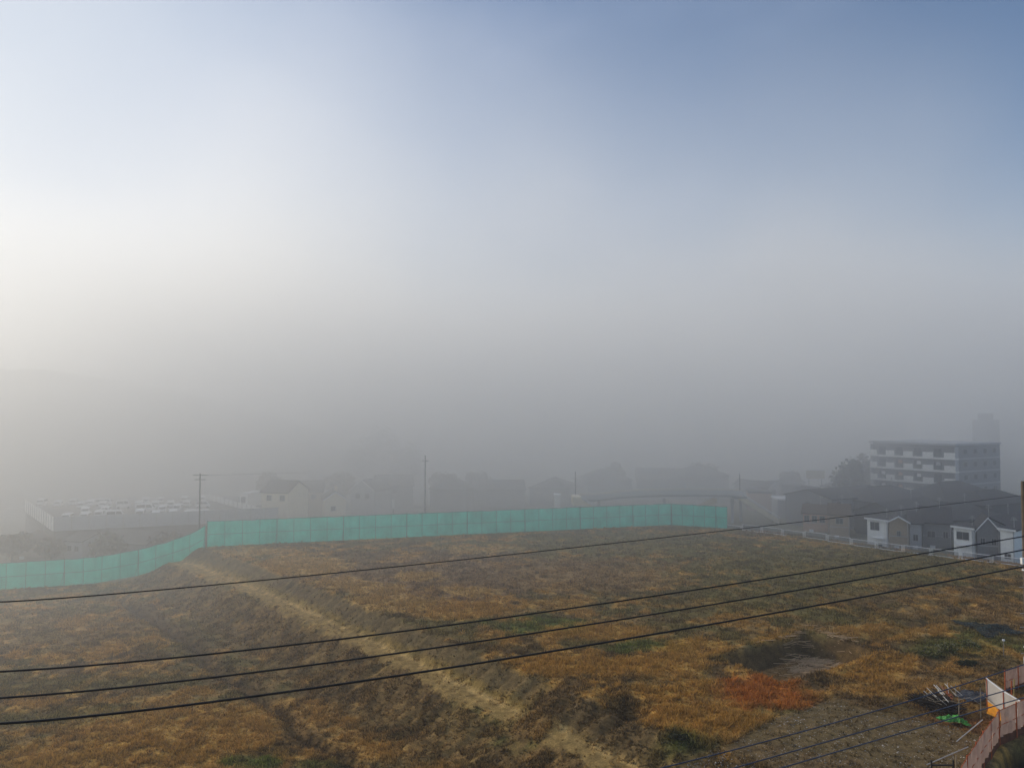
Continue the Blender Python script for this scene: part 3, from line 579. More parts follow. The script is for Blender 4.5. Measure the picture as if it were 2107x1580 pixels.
a_ = on_z(424, 1017, 1.3); b_ = on_z(548, 1050, 1.3); wallseg('wall_panel', a_, b_, M['white'], h=1.3)
# vans
def van():
    t = thing('parked_van', 'x', 'van', group='white vans parked in the walled lot')
    L2, W2, Hh = 1.75, .78, 1.9
    pr = [(-L2, .35), (L2, .35), (L2, 1.0), (L2-.18, 1.12), (L2-.75, Hh-.08), (L2-.95, Hh), (-L2+.12, Hh), (-L2, Hh-.15)]
    body = MB(); body.prism(pr, -W2, W2); body.build('body', M['carw'], t, bevel=.06)
    MB().quad((L2-.17, -W2+.1, 1.16), (L2-.17, W2-.1, 1.16), (L2-.715, W2-.14, Hh-.14), (L2-.715, -W2+.14, Hh-.14)).build('windscreen', M['carglass'], t)
    for s in (-1, 1):
        y = s*(W2+.006); MB().quad((L2-.45, y, 1.15), (L2-.85, y, Hh-.2), (.1, y, Hh-.2), (.1, y, 1.15)).quad((0, y, 1.15), (0, y, Hh-.2), (-L2+.25, y, Hh-.2), (-L2+.2, y, 1.15)).build('side_window', M['carglass'], t)
        for x in (-1.15, 1.15):
            w = MB(); w.tube([(x, s*(W2-.12), .28), (x, s*(W2+.02), .28)], .28, 14); w.build('wheel', M['tyre'], t)
        MB().box(L2, s*.58-.13, .72, L2+.02, s*.58+.13, .92).build('headlight', M['lgrey'], t)
    MB().box(L2, -W2+.05, .38, L2+.06, W2-.05, .56).build('bumper', M['carg'], t)
    return t
rows = [('back', 1023, [86, 120, 151, 187, 215, 300, 330, 380, 415]), ('middle', 1030, [168, 212, 254, 287, 320, 351, 385, 418]), ('second', 1039, [176, 218, 300, 336, 366]), ('front', 1050, [139, 176, 205, 238, 289, 321, 356, 389, 418])]
vp = None; gm_ = {'back': 'in the back row', 'middle': 'in the row before the back row', 'second': 'in the sparse row behind the front row', 'front': 'half hidden by the lot wall in the front row'}
for rn, py, xsx in rows:
    for i, px in enumerate(xsx):
        x, y = on_z(px, py+random.uniform(-1.5, 1.5)-(px-250)*.018, LZ+1.9)
        if rn == 'front':   # keep inside the wall
            y = max(y, 150+(x+88.6)*.402+2.6)
        th = -math.pi/2+random.uniform(-.12, .12)+.35+(math.pi/2 if (i+len(rn)) % 5 == 3 else 0)
        lb = 'white van %s, %s from the left' % (gm_[rn], ORD[i])
        if vp is None: vp = van(); vp.location = (x, y, LZ); vp.rotation_euler = (0, 0, th); vp['label'] = lb
        else: q_ = dup(vp, (x, y, LZ), th, lb); k_ = random.random(); q_.scale = (.86+.3*k_, .95+.1*k_, .80+.36*random.random())
# two dark parked cars beyond the guard fence
def car(x, y, z, rz, label, m):
    t = thing('parked_car', label, 'car', (x, y, z), rz, 'dark cars beyond the guard fence'); L2, W2 = 2.1, .85
    pr = [(-L2, .3), (L2, .3), (L2, .75), (L2-.1, .85), (1.15, .98), (.5, 1.42), (-1.2, 1.45), (-1.9, 1.02), (-L2, .95)]
    b = MB(); b.prism(pr, -W2, W2); b.build('body', m, t, bevel=.06)
    MB().quad((1.13, -W2+.12, 1.03), (1.13, W2-.12, 1.03), (.56, W2-.16, 1.4), (.56, -W2+.16, 1.4)).build('windscreen', M['carglass'], t)
    for s in (-1, 1):
        y_ = s*(W2+.005); MB().quad((.95, y_, .98), (.45, y_, 1.36), (-1.15, y_, 1.38), (-1.6, y_, 1.0)).build('side_window', M['carglass'], t)
        for xx in (-1.3, 1.3): MB().tube([(xx, s*(W2-.14), .31), (xx, s*(W2+.02), .31)], .31, 14).build('wheel', M['tyre'], t)
for i, (px, lb) in enumerate(((1687, 'dark car parked beyond the guard fence, left of the pair'), (1712, 'dark car parked beyond the guard fence, right of the pair'))):
    x, y = on_z(px, 1088, -1.8); y += 1; car(x, y, ground(x, y), .4, lb, M['carg'])
# ------------------------------------------------------------------ utility poles, masts
def upole(label, px, ptop, Y, base, r, arms=(), name='utility_pole', bands=()):
    x, _, zt = at_y(px, ptop, Y); t = thing(name, label, 'pole', (x, Y, base)); H = zt-base
    MB().tube([(0, 0, -.5), (0, 0, H*.5), (0, 0, H)], r, 12, r*.72).build('shaft', M['pole'] if Y < 80 else M['dgrey'], t)
    for dz, l in arms:
        MB().box(-l, -.06, H-dz-.06, l, .06, H-dz+.06).build('crossarm', M['steel'], t)
        for s in (-.9, -.4, .4, .9): MB().tube([(s*l, 0, H-dz+.06), (s*l, 0, H-dz+.28)], .05, 6).build('insulator', M['trim'], t)
    for z in bands: MB().tube([(0, 0, z-.06), (0, 0, z+.06)], r*1.12, 12).build('band', M['trim'], t)
    return t, x, zt
PY = 63.0
P1, PX, PZ = upole('tall brown concrete utility pole standing at the right edge of the field', 2105, 990, PY, -.3, .21, bands=(3.4, 9.6, 10.2))
for k, z in enumerate((2.9, 5.0, 6.1, 8.2, 9.9, 11.3)): MB().tube([(-.15, 0, z), (-.5, 0, z)], .025, 5).build('step_bolt', M['galv'], P1)
MB().tube([(0, 0, .2), (0, 0, 2.6)], .27, 12).build('sleeve', M['lgrey'], P1)
MB().box(-.42, -.3, 10.1, -.1, -.05, 10.6).build('junction_box', M['white'], P1)
upole('faint utility pole with a crossarm in front of the car lot', 412, 974, 140, -6, .15, arms=((.3, 1.3), (1.1, 1.0)))
upole('thin faint mast rising behind the teal fence left of centre', 875, 936, 160, -3.5, .13, arms=((1.2, .7),))
upole('faint pole behind the left landing of the footbridge', 1184, 970, 178, -2.2, .12)
upole('faint lamp pole behind the right landing of the footbridge', 1522, 975, 176, -2.2, .1)
upole('thin pole with a cross bar beside the small white gabled house', 1706, 1003, 168, -2.2, .12, arms=((.8, 1.2),))
upole('thin pale pole right of the low grey shed', 1646, 1028, 168, -2.2, .12)
# signs and small boxes in the fog
t = thing('sign_board', 'faint yellowish sign board on a frame above the roofs', 'sign', at_y(1678, 985, 205)); 
MB().box(-2.4, -.1, 0, 2.4, .1, 2.2).build('panel', M['yellow'], t); MB().box(-1.8, 0.11, -9, -1.6, .3, 0).box(1.6, .11, -9, 1.8, .3, 0).build('leg', M['steel'], t)
for (px, py, hgt, lb) in ((809, 1030, 1.9, 'small white notice post standing behind the teal fence'),):
    t = thing('notice_post', lb, 'sign', at_y(px, py+16, 166)); MB().box(-.25, -.1, 0, .25, .1, hgt).build('panel', M['white'], t); MB().box(-.05, -.05, -4, .05, .05, -.003).build('leg', M['steel'], t)
# ------------------------------------------------------------------ overhead cables
def cable(name, label, pts, r, m, cat='cable', group=None, sag=0):
    P = [Vector(p) for p in pts]; a, b = P[0], P[-1]; q = []
    for i in range(33):
        k = i/32
        if len(P) == 3:   # quadratic through the middle
            p = a*(2*(k-.5)*(k-1))+P[1]*(4*k*(1-k))+b*(2*k*(k-.5))
        else: p = a.lerp(b, k)
        q.append(p)
    o = MB().tube(q, r, 6).build(name, m); tag(o, label, cat, group); return o
def cpts(L): return [at_y(*p) for p in L]
def mid(L, px, py):  # distance of the middle point interpolated in image terms
    (x0, y0, a), (x1, y1, b) = L; k = (px-x0)/(x1-x0); d = 1/((1-k)/a+k/b); return [(x0, y0, a), (px, py, d), (x1, y1, b)]
GRP = 'black cables crossing the view'
cable('overhead_cable', 'thin uppermost black cable joining the utility pole near its top', cpts(mid([(-60, 1234, 21), (2103, 1019, PY)], 1000, 1146)), .020, M['wire'], group=GRP)
for (a, b, m_, d0, d1, r, lb) in (((-60, 1384), (2160, 1094), (1040, 1270), 15, 27, .020, 'black cable second from the top, passing just above the bench of the embankment'),
                           ((-60, 1439), (2160, 1121), (1040, 1311), 14, 25, .020, 'black cable third from the top, between two others'),
                           ((-60, 1491), (2160, 1155), (1040, 1355), 11, 22, .0195, 'thick lowest of the four long black cables')):
    cable('overhead_cable', lb, cpts(mid([(*a, d0), (*b, d1)], *m_)), r, M['wire'], group=GRP)
GRP = 'blue grey cables at the lower right corner'
for (a, b, m_, lb) in (((1200, 1618), (2150, 1352), (1760, 1474), 'upper blue grey cable at the lower right'), ((1360, 1622), (2150, 1397), (1860, 1480), 'middle blue grey cable at the lower right'), ((1460, 1622), (2150, 1422), (1880, 1500), 'lowest blue grey cable at the lower right corner')):
    cable('overhead_cable', lb, cpts(mid([(*a, 15), (*b, 22)], *m_)), .0135, M['bwire'], group=GRP)
# faint wires on the far poles
cable('overhead_cable', 'faint thin wire running from the crossarm pole into the fog at the right', cpts([(412, 978, 140), (640, 972, 190)]), .03, M['dgrey'])
# ------------------------------------------------------------------ construction corner at the lower right
def sheet_run(label, P, h, m, post_m, name='sheet_fence', lower=None, skip=0):
    t = thing(name, label, 'fence', (*P[0], 0)); o0 = Vector((*P[0], 0)); Q_ = [Vector((*p, 0))-o0 for p in P]
    for k in range(len(Q_)-1):
        a, b = Q_[k], Q_[k+1]; s = MB(); nseg = 8; lo = MB()
        for i in range(nseg):
            p = a.lerp(b, i/nseg); q = a.lerp(b, (i+1)/nseg); d = (b-a).normalized(); nn = Vector((-d.y, d.x, 0)); wv = lambda u, z: nn*(.06*math.sin(u*5+k)+.05*math.sin(z*3+u*3))
            for j in range(4):
                z0 = .45+(h-.45)*j/4; z1 = .45+(h-.45)*(j+1)/4
                s.quad(p+wv(i, z0)+Vector((0, 0, z0)), q+wv(i+1, z0)+Vector((0, 0, z0)), q+wv(i+1, z1)+Vector((0, 0, z1)), p+wv(i, z1)+Vector((0, 0, z1)))
            lo.quad(p+Vector((0, 0, -1.6)), q+Vector((0, 0, -1.6)), q+Vector((0, 0, .44)), p+Vector((0, 0, .44)))
        s.build('mesh_sheet', m, t); 
        if lower: lo.build('kick_board', lower, t)
    for k, p in enumerate(Q_):
        if k >= skip: MB().tube([p+Vector((-.06, -.06, -1.6 if lower else -.2)), p+Vector((-.06, -.06, h+.12))], .045, 8).build('post', post_m, t)
    for z in (h, h*.55): MB().tube([p+Vector((0, 0, z)) for p in Q_], .022, 6).build('rail', post_m, t)
    return t
sheet_run('pale mesh sheet fence with orange posts curving along the street edge', [(24.6, 43.2), (26.3, 45.2), (27.9, 47.0), (29.3, 48.6), (30.7, 50.1), (32.5, 52.1), (34.5, 53.4), (36.6, 54.9), (39, 56.3), (42, 58.2)], 2.2, M['sheet'], M['rust'], lower=M['brown'])
# separate free-standing sheet with an orange lower cover
a = at_y(2029, 1394, 57.8); b = at_y(2103, 1444, 54.6); c = at_y(2063, 1421, 56.2)
t = thing('gate_panel', 'white sheet covered gate panel with pale top rail and orange lower cover', 'gate', (a[0], a[1], 0)); o0 = Vector((a[0], a[1], 0))
A3 = Vector(a)-o0; B3 = Vector(b)-o0; C3 = Vector(c)-o0
s = MB()
for i in range(8):
    for j in range(5):
        def pt(u, w):
            tp_ = A3.lerp(B3, u); return Vector((tp_.x+.04*math.sin(u*9), tp_.y+.06*math.sin(u*7+w*4), tp_.z-(1.66+.15*u)*w))
        s.quad(pt(i/8, j/5), pt((i+1)/8, j/5), pt((i+1)/8, (j+1)/5), pt(i/8, (j+1)/5))
s.build('mesh_sheet', M['sheet2'], t)
MB().tube([A3, A3.lerp(B3, .15)+Vector((0, 0, -.08)), C3, B3], .04, 6).build('top_rail', M['trim'], t)
for p in (A3, C3, B3): MB().tube([(p.x, p.y-.06, 0), (p.x, p.y-.06, p.z)], .035, 6).build('post', M['rust'], t)
s = MB()
for i in range(6):
    def pt2(u, w): tp_ = A3.lerp(B3, u*.62); return Vector((tp_.x+.05*math.sin(w*5+u*8), tp_.y-.05, tp_.z-1.66-.9*w*(1-.35*u)))
    s.quad(pt2(i/6, 0), pt2((i+1)/6, 0), pt2((i+1)/6, .5), pt2(i/6, .5)).quad(pt2(i/6, .5), pt2((i+1)/6, .5), pt2((i+1)/6, 1), pt2(i/6, 1))
s.build('lower_cover', M['orange'], t)
# far sheet section near the pole
sheet_run('short pale sheet fence section standing beside the utility pole', [(38.7, 61.2), (40.4, 62.2), (42.6, 63.6)], 1.8, M['sheet'], M['rust'], lower=M['brown'])
t = thing('marker_post', 'yellow and orange marker posts behind the white gate panel', 'post', (37.9, 59.0, 0)); MB().tube([(0, 0, -.3), (.1, 0, 1.9)], .05, 8).build('post', M['yellow'], t); MB().tube([(-.15, 0, -.3), (-.12, 0, 1.8)], .05, 8).build('post', M['rust'], t)
# loose scaffold pipes and stakes
def pipe(name, label, p, q, r, m, cat='pipe', group=None): return tag(MB().tube([p, q], r, 8).build(name, m), label, cat, group)
def P3(px, py, Y): return at_y(px, py, Y)
pipe('scaffold_pipe', 'long pale pipe lying on the gravel at the bottom edge', (*on_z(1907, 1576), .1), P3(1992, 1536, 50.0), .036, M['galv'], group='loose pale pipes at the corner')
pipe('scaffold_pipe', 'long pale pipe leaning on the curved sheet fence', (*on_z(1968, 1527), .06), P3(2022, 1480, 52.9), .036, M['galv'], group='loose pale pipes at the corner')
t = thing('barrier_frame', 'low black frame barrier standing at the bottom edge of the gravel', 'barrier', (*on_z(1917, 1592), 0)); MB().box(-.04, -.04, 0, .04, .04, .85).box(1.3, -.04, 0, 1.38, .04, .85).build('post', M['blackp'], t); MB().box(.043, -.03, .5, 1.297, .03, .58).build('rail', M['blackp'], t)
stakes = []
for i, (px, pb, pt_, lb) in enumerate(((1973, 1470, 1436, 'pale wooden stake beside the green tarpaulin'), (2017.5, 1452, 1415, 'pale wooden stake nearest the white gate panel'), (1966, 1424, 1407, 'short stake behind the pipe heap, left of two'), (1975, 1420, 1410, 'short stake behind the pipe heap, right of two'), (2065, 1352, 1318, 'thin stake with a white cap near the utility pole'), (1967, 1583, 1553, 'thin pale stake near the end of the long pipe'))):
    x, y = on_z(px, pb); z = ground(x, y); zt = at_y(px, pt_, y)[2]; o = MB().tube([(x, y, z-.2), (x+.03, y, zt)], .035, 6).build('wooden_stake', M['wood']); tag(o, lb, 'stake', 'stakes around the pipe heap'); stakes.append((x, y, zt))
    if i == 4: MB().tube([(.0+x+.03, y, zt), (x+.03, y, zt+.12)], .12, 8).build('cap', M['trim'], o)
tag(MB().tube([(stakes[0][0], stakes[0][1], stakes[0][2]-.1), ((stakes[0][0]+stakes[1][0])/2, (stakes[0][1]+stakes[1][1])/2, stakes[0][2]-.25), (stakes[1][0], stakes[1][1], stakes[1][2]-1.2)], .02, 5).build('boundary_cord', M['cord']), 'pale cord strung between two wooden stakes by the tarpaulin', 'cord')
pipe('timber_batten', 'pale timber batten leaning between stake and white gate panel', P3(1997, 1441, 57), P3(2028, 1425, 58), .03, M['wood'], 'batten')
pipe('timber_batten', 'pale timber batten sloping down towards the orange cover', P3(2021, 1428, 58), P3(2050, 1452, 57), .03, M['wood'], 'batten')
# heap of pipes and brushwood
R = np.random.RandomState(21)
hx, hy = on_z(1928, 1440); b = MB()
for i in range(900):
    th = R.rand()*6.28; rr = R.rand()**.6; x = hx+math.cos(th)*1.7*rr; y = hy+math.sin(th)*1.2*rr; z = ground(x, y)+R.rand()*.75*(1-rr*.7); l = .25+.7*R.rand(); a2 = R.rand()*6.28
    b.tube([(x, y, z), (x+l*math.cos(a2), y+l*math.sin(a2), z+l*(R.rand()*.6-.1))], .014+.014*R.rand(), 3)
tag(b.build('brushwood_heap', M['twig']), 'dark heap of brushwood and scrap beside the gravel', 'heap', kind='stuff')
pcs = [((1921, 1408), (1941, 1429), 'galv', 'pale grey pipe, leftmost of the bright pipes'), ((1926, 1409), (1944, 1428), 'galv', 'pale grey pipe, just right of the leftmost bright one'), ((1936, 1411), (1962, 1433), 'redp', 'orange red pipe'), ((1944, 1406), (1968, 1431), 'galv', 'pale long pipe right of the orange red pipe'), ((1952, 1415), (1973, 1434), 'wood', 'tan batten, rightmost piece'), ((1901, 1421), (1908, 1427), 'galv', 'short pale pipe end, far left'), ((1912, 1424), (1930, 1438), 'wood', 'tan batten low in front of the leftmost bright pipes'), ((1905, 1437), (1938, 1449), 'wood', 'tan batten lying along the near foot'), ((1930, 1420), (1952, 1444), 'galv', 'grey pipe crossing the middle'), ((1916, 1415), (1950, 1437), 'blackp', 'black pipe crossing the middle'), ((1908, 1430), (1926, 1420), 'blackp', 'short black pipe, left part'), ((1946, 1423), (1960, 1438), 'redp', 'short red pipe near the right end')]
for (p, q, m_, lb) in pcs:
    Yp = hy+R.uniform(-.4, .6); pipe('loose_pipe' if m_ in ('galv', 'redp', 'blackp') else 'loose_batten', lb+' of the scrap heap', P3(*p, Yp-.4), P3(*q, Yp-1.5), .024, M[m_], 'pipe' if m_ != 'wood' else 'batten', 'pipes and battens on the scrap heap')
MORE = [((1899, 1428), (1922, 1440), 'wood', 'thin pale stick at the far left edge'), ((1907, 1414), (1925, 1432), 'galv', 'thin pale pipe leaning left of the bright pair'), ((1932, 1406), (1946, 1424), 'wood', 'thin tan stick between the bright pipes'), ((1956, 1410), (1980, 1430), 'galv', 'thin pale pipe at the upper right'),
        ((1915, 1443), (1950, 1440), 'wood', 'thin flat batten along the front'), ((1924, 1430), (1948, 1450), 'galv', 'thin pipe falling to the front'), ((1940, 1438), (1975, 1446), 'wood', 'long thin batten at the right foot'), ((1949, 1404), (1952, 1426), 'galv', 'short upright pipe near the top'), ((1918, 1420), (1899, 1436), 'wood', 'thin stick slanting to the left')]
for (p, q, m_, lb) in MORE:
    Yp = hy+R.uniform(-.3, .5); pipe('loose_pipe' if m_ == 'galv' else 'loose_batten', lb+' of the scrap heap', P3(*p, Yp-.2), P3(*q, Yp-1.2), .016, M[m_], 'pipe' if m_ == 'galv' else 'batten', 'pipes and battens on the scrap heap')
# green tarpaulin and netting patches: crumpled sheets
def crumple(name, label, cat, ctr, w, d, hgt, m, rz=0, seed=0, nx_=34, ny_=22, z=0):
    R = np.random.RandomState(seed); V = []; 
    for j in range(ny_):
        for i in range(nx_):
            u = i/(nx_-1)*2-1; v_ = j/(ny_-1)*2-1; edge = 1+.18*math.sin(4*math.atan2(v_, u)+seed)
            x = u*w/2*edge; y = v_*d/2*edge*(1-.3*u); X_ = ctr[0]+x*math.cos(rz)-y*math.sin(rz); Y_ = ctr[1]+x*math.sin(rz)+y*math.cos(rz)
            V.append((X_, Y_, ground(X_, Y_)+.05+z+hgt*(fbm(np.array([X_*2.2]), np.array([Y_*2.2]), seed, 3)[0]+.45*fbm(np.array([X_*8]), np.array([Y_*8]), seed+3, 2)[0])*(1-.7*max(abs(u), abs(v_)))))
    Fq = [(j*nx_+i, j*nx_+i+1, (j+1)*nx_+i+1, (j+1)*nx_+i) for j in range(ny_-1) for i in range(nx_-1)]
    me = bpy.data.meshes.new(name); me.from_pydata(V, [], Fq); me.materials.append(m); o = bpy.data.objects.new(name, me); COL.objects.link(o); return tag(o, label, cat)
crumple('tarpaulin', 'crumpled bright green tarpaulin lying on brown soil beside the gravel', 'tarpaulin', on_z(1962, 1484), 1.9, .95, 1.1, M['green'], rz=-.6, seed=3)
crumple('netting', 'dark blue green netting spread on the ground near the utility pole', 'netting', on_z(2042, 1298), 4.2, 4.2, .7, M['tealnet'], seed=5)
crumple('plastic_sheet', 'grey blue plastic sheet lying behind the stakes', 'sheet', on_z(2003, 1428), 2.4, 1.6, .35, mat('grey_plastic_sheet', (.05, .052, .06), rough=.5, var=.6), seed=8)
# ------------------------------------------------------------------ wooded hill far behind the lot
hx_ = np.arange(-420, -20, 3.5); hy_ = np.arange(212, 400, 3.5); HX, HY = np.meshgrid(hx_, hy_)
rid = np.interp(HX, [-420, -300, -170, -110, -60, -32], [34, 40, 36, 25, 9, -6]); HZ = -6+(rid+6)*np.sin(np.clip((HY-212)/150, 0, 1)*math.pi)**.6*1.0+2.2*fbm(HX/6, HY/6, 201, 3)+1.4*vnoise(HX/3.1, HY/3.1, 205)
hc = np.zeros(HX.shape+(3,)); hc[...] = (.035, .04, .02); hc *= (.6+.9*fbm(HX/8, HY/8, 207, 3))[..., None]
ia = np.arange(HX.size).reshape(HX.shape)
tag(np_mesh('hill', np.stack([HX, HY, HZ], -1).reshape(-1, 3), np.stack([ia[:-1, :-1], ia[:-1, 1:], ia[1:, 1:], ia[1:, :-1]], -1).reshape(-1, 4), M['leaf'], hc.reshape(-1, 3)), 'dark wooded hill dissolving in the fog behind the car lot', 'hill', kind='structure')
# ------------------------------------------------------------------ trees and bushes
def leaves(n, cx, cy, cz, rx, ry, rz_, cols, size, R, lumps=9):
    C_ = []; 
    for i in range(lumps):
        v_ = R.normal(size=3); v_ /= np.linalg.norm(v_); k = R.rand()**.5*.72; C_.append((v_*k*np.array([rx, ry, rz_])+np.array([cx, cy, cz]), .34+.2*R.rand(), R.rand()))
    V = np.zeros((n, 4, 3)); cc = np.zeros((n, 4, 3)); cols = np.array(cols)
    for i in range(n):
        c_, r_, tone = C_[R.randint(lumps)]; d = R.normal(size=3); d /= np.linalg.norm(d); p = c_+d*np.array([rx, ry, rz_])*r_*(.55+.5*R.rand())
        a1 = R.normal(size=3); a1 /= np.linalg.norm(a1); a2 = np.cross(a1, R.normal(size=3)); a2 /= np.linalg.norm(a2)+1e-6; s_ = size*(.5+R.rand())
        V[i] = [p-a1*s_, p-a2*s_*.6, p+a1*s_, p+a2*s_*.6]; cc[i] = cols[R.randint(len(cols))]*(.6+.5*tone+.3*R.rand())
    return V.reshape(-1, 3), np.arange(n*4).reshape(-1, 4), cc.reshape(-1, 3)
def tree(label, px, Y, base, hgt, w, seed, cols, conifer=False, n=1500, name='tree'):
    R = np.random.RandomState(seed); x = at_y(px, 900, Y)[0]; t = thing(name, label, 'tree', (x, Y, base), 0, 'trees fading in the fog')
    tr = MB().tube([(0, 0, -.3), (.1, 0, hgt*.35), (-.1, .1, hgt*.8)], hgt*.03, 8, hgt*.01)
    for k in range(7):
        a = R.rand()*6.28; z = hgt*(.3+.07*k); tr.tube([(0, 0, z), (math.cos(a)*w*.35, math.sin(a)*w*.35, z+hgt*.13)], hgt*.012, 5, hgt*.004)
    tr.build('trunk', M['bark'], t)
    V, Fq, c_ = leaves(n, 0, 0, hgt*.6, w/2, w/2, hgt*.42, cols, .42, R, 22)
    if conifer: k = np.clip(1.25-(V[:, 2]/hgt), .1, 1); V[:, 0] *= k*1.4; V[:, 1] *= k*1.4
    o = np_mesh('crown', V, Fq, M['leaf'], c_); o.parent = t; return t
DG = [(.035, .045, .02), (.05, .06, .025), (.03, .035, .02)]; BR = [(.09, .06, .03), (.06, .05, .03), (.11, .07, .035)]
TS = [('dark dense tree at the left end of the tree hill', 735, 240, 16, 13, DG), ('tallest dark tree of the tree hill left of the mast', 785, 248, 20, 15, DG), ('dark tree at the right end of the tree hill', 840, 244, 16, 13, DG), ('brown tree behind the chimney house', 700, 205, 10, 8, BR),
      ('dark tree behind the beige house', 560, 196, 10, 8, DG), ('brown tree right of the mast', 915, 208, 10, 9, BR), ('dark tree in the fog right of the faint hip roofed house', 985, 214, 9, 8, DG), ('dark broad tree at the left of the apartment block', 1752, 186, 14, 9, DG),
      ('dark tall tree directly left of the apartment block corner', 1772, 196, 15, 9, DG), ('dark tall tree second left of the apartment block corner', 1745, 192, 12, 8, DG), ('small brown tree beside the long white building', 1730, 178, 7, 5, BR), ('dark tree above the footbridge deck', 1260, 222, 11, 10, DG), ('dark tree above the right half of the footbridge', 1450, 224, 11, 10, DG),
      ('brown tree on the far left behind the lower fence', 30, 146, 5.5, 7, BR), ('brown low tree below the lot wall corner', 110, 144, 4.8, 6, BR), ('dark low tree below the lot front wall', 230, 146, 5.0, 8, DG), ('brown low tree below the lot wall near the crossarm pole', 330, 148, 5.2, 8, BR), ('dark low tree right of the crossarm pole', 440, 152, 5.5, 7, DG),
      ('dark tree right of the small gabled houses', 1625, 212, 9, 8, DG)]
for i, (lb, px, Y, hg, w, cl) in enumerate(TS): tree(lb, px, Y, -6 if px < 500 else -3, hg, w, 100+i, cl, n=2400)
WG = [(.16, .17, .03), (.24, .20, .05), (.08, .10, .025), (.30, .28, .16), (.05, .06, .02)]
for i, (px, py, w, d, hg, lb) in enumerate(((1955, 1345, 2.6, 2.0, 1.0, 'leafy green and yellow bush in the middle of the weed clump'), (1915, 1352, 2.4, 1.8, .8, 'leafy yellowish bush at the left of the weed clump'), (1998, 1335, 2.2, 1.8, .9, 'leafy bush at the right of the weed clump'), (1985, 1372, 2.6, 1.5, .6, 'low dark green bush in front of the weed clump'), (1402, 1522, 1.5, .9, .5, 'low dark green bush at the left end of the gravel'))):
    x, y = on_z(px, py); R = np.random.RandomState(60+i); t = thing('bush', lb, 'bush', (x, y, ground(x, y)), 0, 'bushes in the field'); st = MB()
    for k in range(12): a = R.rand()*6.28; st.tube([(0, 0, -.1), (math.cos(a)*w*.3, math.sin(a)*d*.3, hg*.8)], .015, 4, .006)
    st.build('stem', M['bark'], t); V, Fq, c_ = leaves(900, 0, 0, hg*.45, w/2, d/2, hg*.5, WG if i < 3 else DG, .075, R, 12); V[:, 2] = np.maximum(V[:, 2], .02); np_mesh('foliage', V, Fq, M['leaf'], c_).parent = t
# ------------------------------------------------------------------ fog bank (real scattering volume)
SUN_EL, SUN_AZ = math.radians(22), math.radians(-63)
def fog():
    o = MB().box(-700, -60, -12, 700, 760, 175).build('fog_bank', bpy.data.materials.new('morning_fog')); m = o.data.materials[0]; m.use_nodes = True; n = m.node_tree; n.nodes.remove(n.nodes['Principled BSDF'])
    N = n.nodes.new; L = n.links.new; out = n.nodes['Material Output']
    vs = N('ShaderNodeVolumeScatter'); vs.inputs['Color'].default_value = (*FOG['ssa'], 1); va = N('ShaderNodeVolumeAbsorption'); va.inputs['Color'].default_value = (*FOG['ssa'], 1); ad = N('ShaderNodeAddShader'); L(vs.outputs[0], ad.inputs[0]); L(va.outputs[0], ad.inputs[1]); vs.inputs['Anisotropy'].default_value = .38
    g = N('ShaderNodeNewGeometry'); sx = N('ShaderNodeSeparateXYZ'); L(g.outputs['Position'], sx.inputs[0])
    def MM(op, a, b=None):
        k = N('ShaderNodeMath'); k.operation = op
        for i, v_ in enumerate((a, b)):
            if v_ is None: continue
            if isinstance(v_, (int, float)): k.inputs[i].default_value = v_
            else: L(v_, k.inputs[i])
        return k.outputs[0]
    def mr(v_, a, b, c, d):
        k = N('ShaderNodeMapRange'); k.interpolation_type = 'SMOOTHSTEP'; L(v_, k.inputs[0])
        for i, x in enumerate((a, b, c, d)): k.inputs[i+1].default_value = x
        return k.outputs[0]
    ns = N('ShaderNodeTexNoise'); ns.inputs['Scale'].default_value = .009; ns.inputs['Detail'].default_value = 2.5; ns.inputs['Roughness'].default_value = .55; L(g.outputs['Position'], ns.inputs[0])
    u = MM('SUBTRACT', sx.outputs[1], MM('MULTIPLY', sx.outputs[0], FOG['skew']))
    u = MM('ADD', u, MM('MULTIPLY', MM('SUBTRACT', ns.outputs[0], .5), 60))
    den = MM('ADD', mr(u, FOG['u0'], FOG['u1'], FOG['d0'], FOG['d1']), mr(MM('ADD', sx.outputs[1], MM('MULTIPLY', MM('SUBTRACT', ns.outputs[0], .5), 60)), 134, 200, 0, FOG['d2']))
    den = MM('MULTIPLY', den, mr(sx.outputs[0], -300, -110, FOG['west'], 1))
    den = MM('MULTIPLY', den, mr(MM('ADD', sx.outputs[2], MM('MULTIPLY', MM('SUBTRACT', ns.outputs[0], .5), -90)), FOG['z0'], FOG['z1'], 1, 0))
    L(den, vs.inputs['Density']); L(den, va.inputs['Density']); L(ad.outputs[0], out.inputs['Volume']); tag(o, 'thick morning fog bank filling the far side of the field', 'fog', kind='structure')
FOG = dict(ssa=(.992, .991, .986), skew=.5, u0=44, u1=155, d0=.0007, d1=.0105, d2=.021, z0=-12, z1=110, west=.18)
fog()
# ------------------------------------------------------------------ sky, sun, camera
w = bpy.data.worlds.new("World"); S.world = w; w.use_nodes = True; nt = w.node_tree; bg = nt.nodes['Background']; N = nt.nodes.new; L = nt.links.new
sky = N('ShaderNodeTexSky'); sky.sky_type = 'NISHITA'; sky.sun_disc = False; sky.sun_elevation = SUN_EL; sky.sun_rotation = SUN_AZ; sky.air_density = 1.0; sky.dust_density = .5; sky.ozone_density = 4.0
tc = N('ShaderNodeTexCoord'); mp = N('ShaderNodeMapping'); mp.inputs['Scale'].default_value = (1, 1, 1.8); mp.inputs['Location'].default_value = (.3, .1, .2); L(tc.outputs['Generated'], mp.inputs[0])
cn = N('ShaderNodeTexNoise'); cn.inputs['Scale'].default_value = 1.7; cn.inputs['Detail'].default_value = 4; cn.inputs['Roughness'].default_value = .5; L(mp.outputs[0], cn.inputs[0])
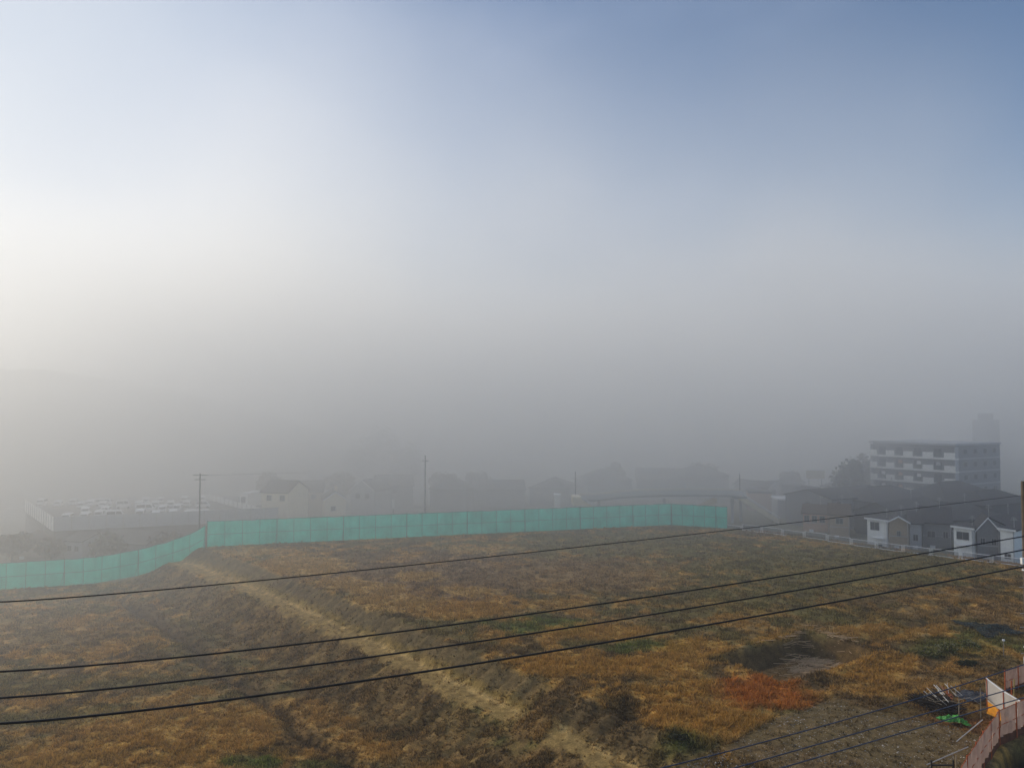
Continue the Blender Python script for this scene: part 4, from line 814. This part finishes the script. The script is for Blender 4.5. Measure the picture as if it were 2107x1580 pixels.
cr = N('ShaderNodeMapRange'); cr.interpolation_type = 'SMOOTHSTEP'; cr.inputs[1].default_value = .42; cr.inputs[2].default_value = .75; cr.inputs[3].default_value = .05; cr.inputs[4].default_value = .6; L(cn.outputs[0], cr.inputs[0])
mx = N('ShaderNodeMix'); mx.data_type = 'RGBA'; mx.inputs[7].default_value = (4.0, 4.7, 6.2, 1); L(cr.outputs[0], mx.inputs[0]); L(sky.outputs[0], mx.inputs[6]); 
vm = N('ShaderNodeVectorMath'); vm.operation = 'NORMALIZE'; L(tc.outputs['Generated'], vm.inputs[0]); vd = N('ShaderNodeVectorMath'); vd.operation = 'DOT_PRODUCT'; vd.inputs[1].default_value = (math.sin(SUN_AZ)*math.cos(SUN_EL), math.cos(SUN_AZ)*math.cos(SUN_EL), math.sin(SUN_EL)); L(vm.outputs[0], vd.inputs[0])
au = N('ShaderNodeMapRange'); au.interpolation_type = 'SMOOTHSTEP'; au.inputs[1].default_value = .55; au.inputs[2].default_value = .97; au.inputs[3].default_value = 0; au.inputs[4].default_value = .8; L(vd.outputs['Value'], au.inputs[0])
mx2 = N('ShaderNodeMix'); mx2.data_type = 'RGBA'; mx2.inputs[7].default_value = (6.0, 6.5, 7.1, 1); L(au.outputs[0], mx2.inputs[0]); L(mx.outputs[2], mx2.inputs[6]); L(mx2.outputs[2], bg.inputs[0]); bg.inputs[1].default_value = .118
sl = bpy.data.lights.new('sun', 'SUN'); so = bpy.data.objects.new('sun', sl); COL.objects.link(so); sl.energy = 3.8; sl.angle = math.radians(.5); sl.color = (1, .90, .74)
d = Vector((math.sin(SUN_AZ)*math.cos(SUN_EL), math.cos(SUN_AZ)*math.cos(SUN_EL), math.sin(SUN_EL))); so.rotation_euler = d.to_track_quat('Z', 'Y').to_euler(); so.location = d*300
cam = bpy.data.cameras.new('camera'); co = bpy.data.objects.new('camera', cam); COL.objects.link(co); S.camera = co
co.location = (0, 0, CZ); co.rotation_euler = (math.pi/2+PITCH, 0, 0); cam.sensor_width = 36; cam.lens = F/2107*36; cam.clip_start = .2; cam.clip_end = 9000
c = S.cycles; c.volume_step_rate = .5; c.volume_bounces = 8; c.max_bounces = 10; c.diffuse_bounces = 2; c.transparent_max_bounces = 12; c.use_denoising = True; c.use_adaptive_sampling = True
S.view_settings.view_transform = 'Standard'; S.view_settings.look = 'None'; S.view_settings.exposure = 0
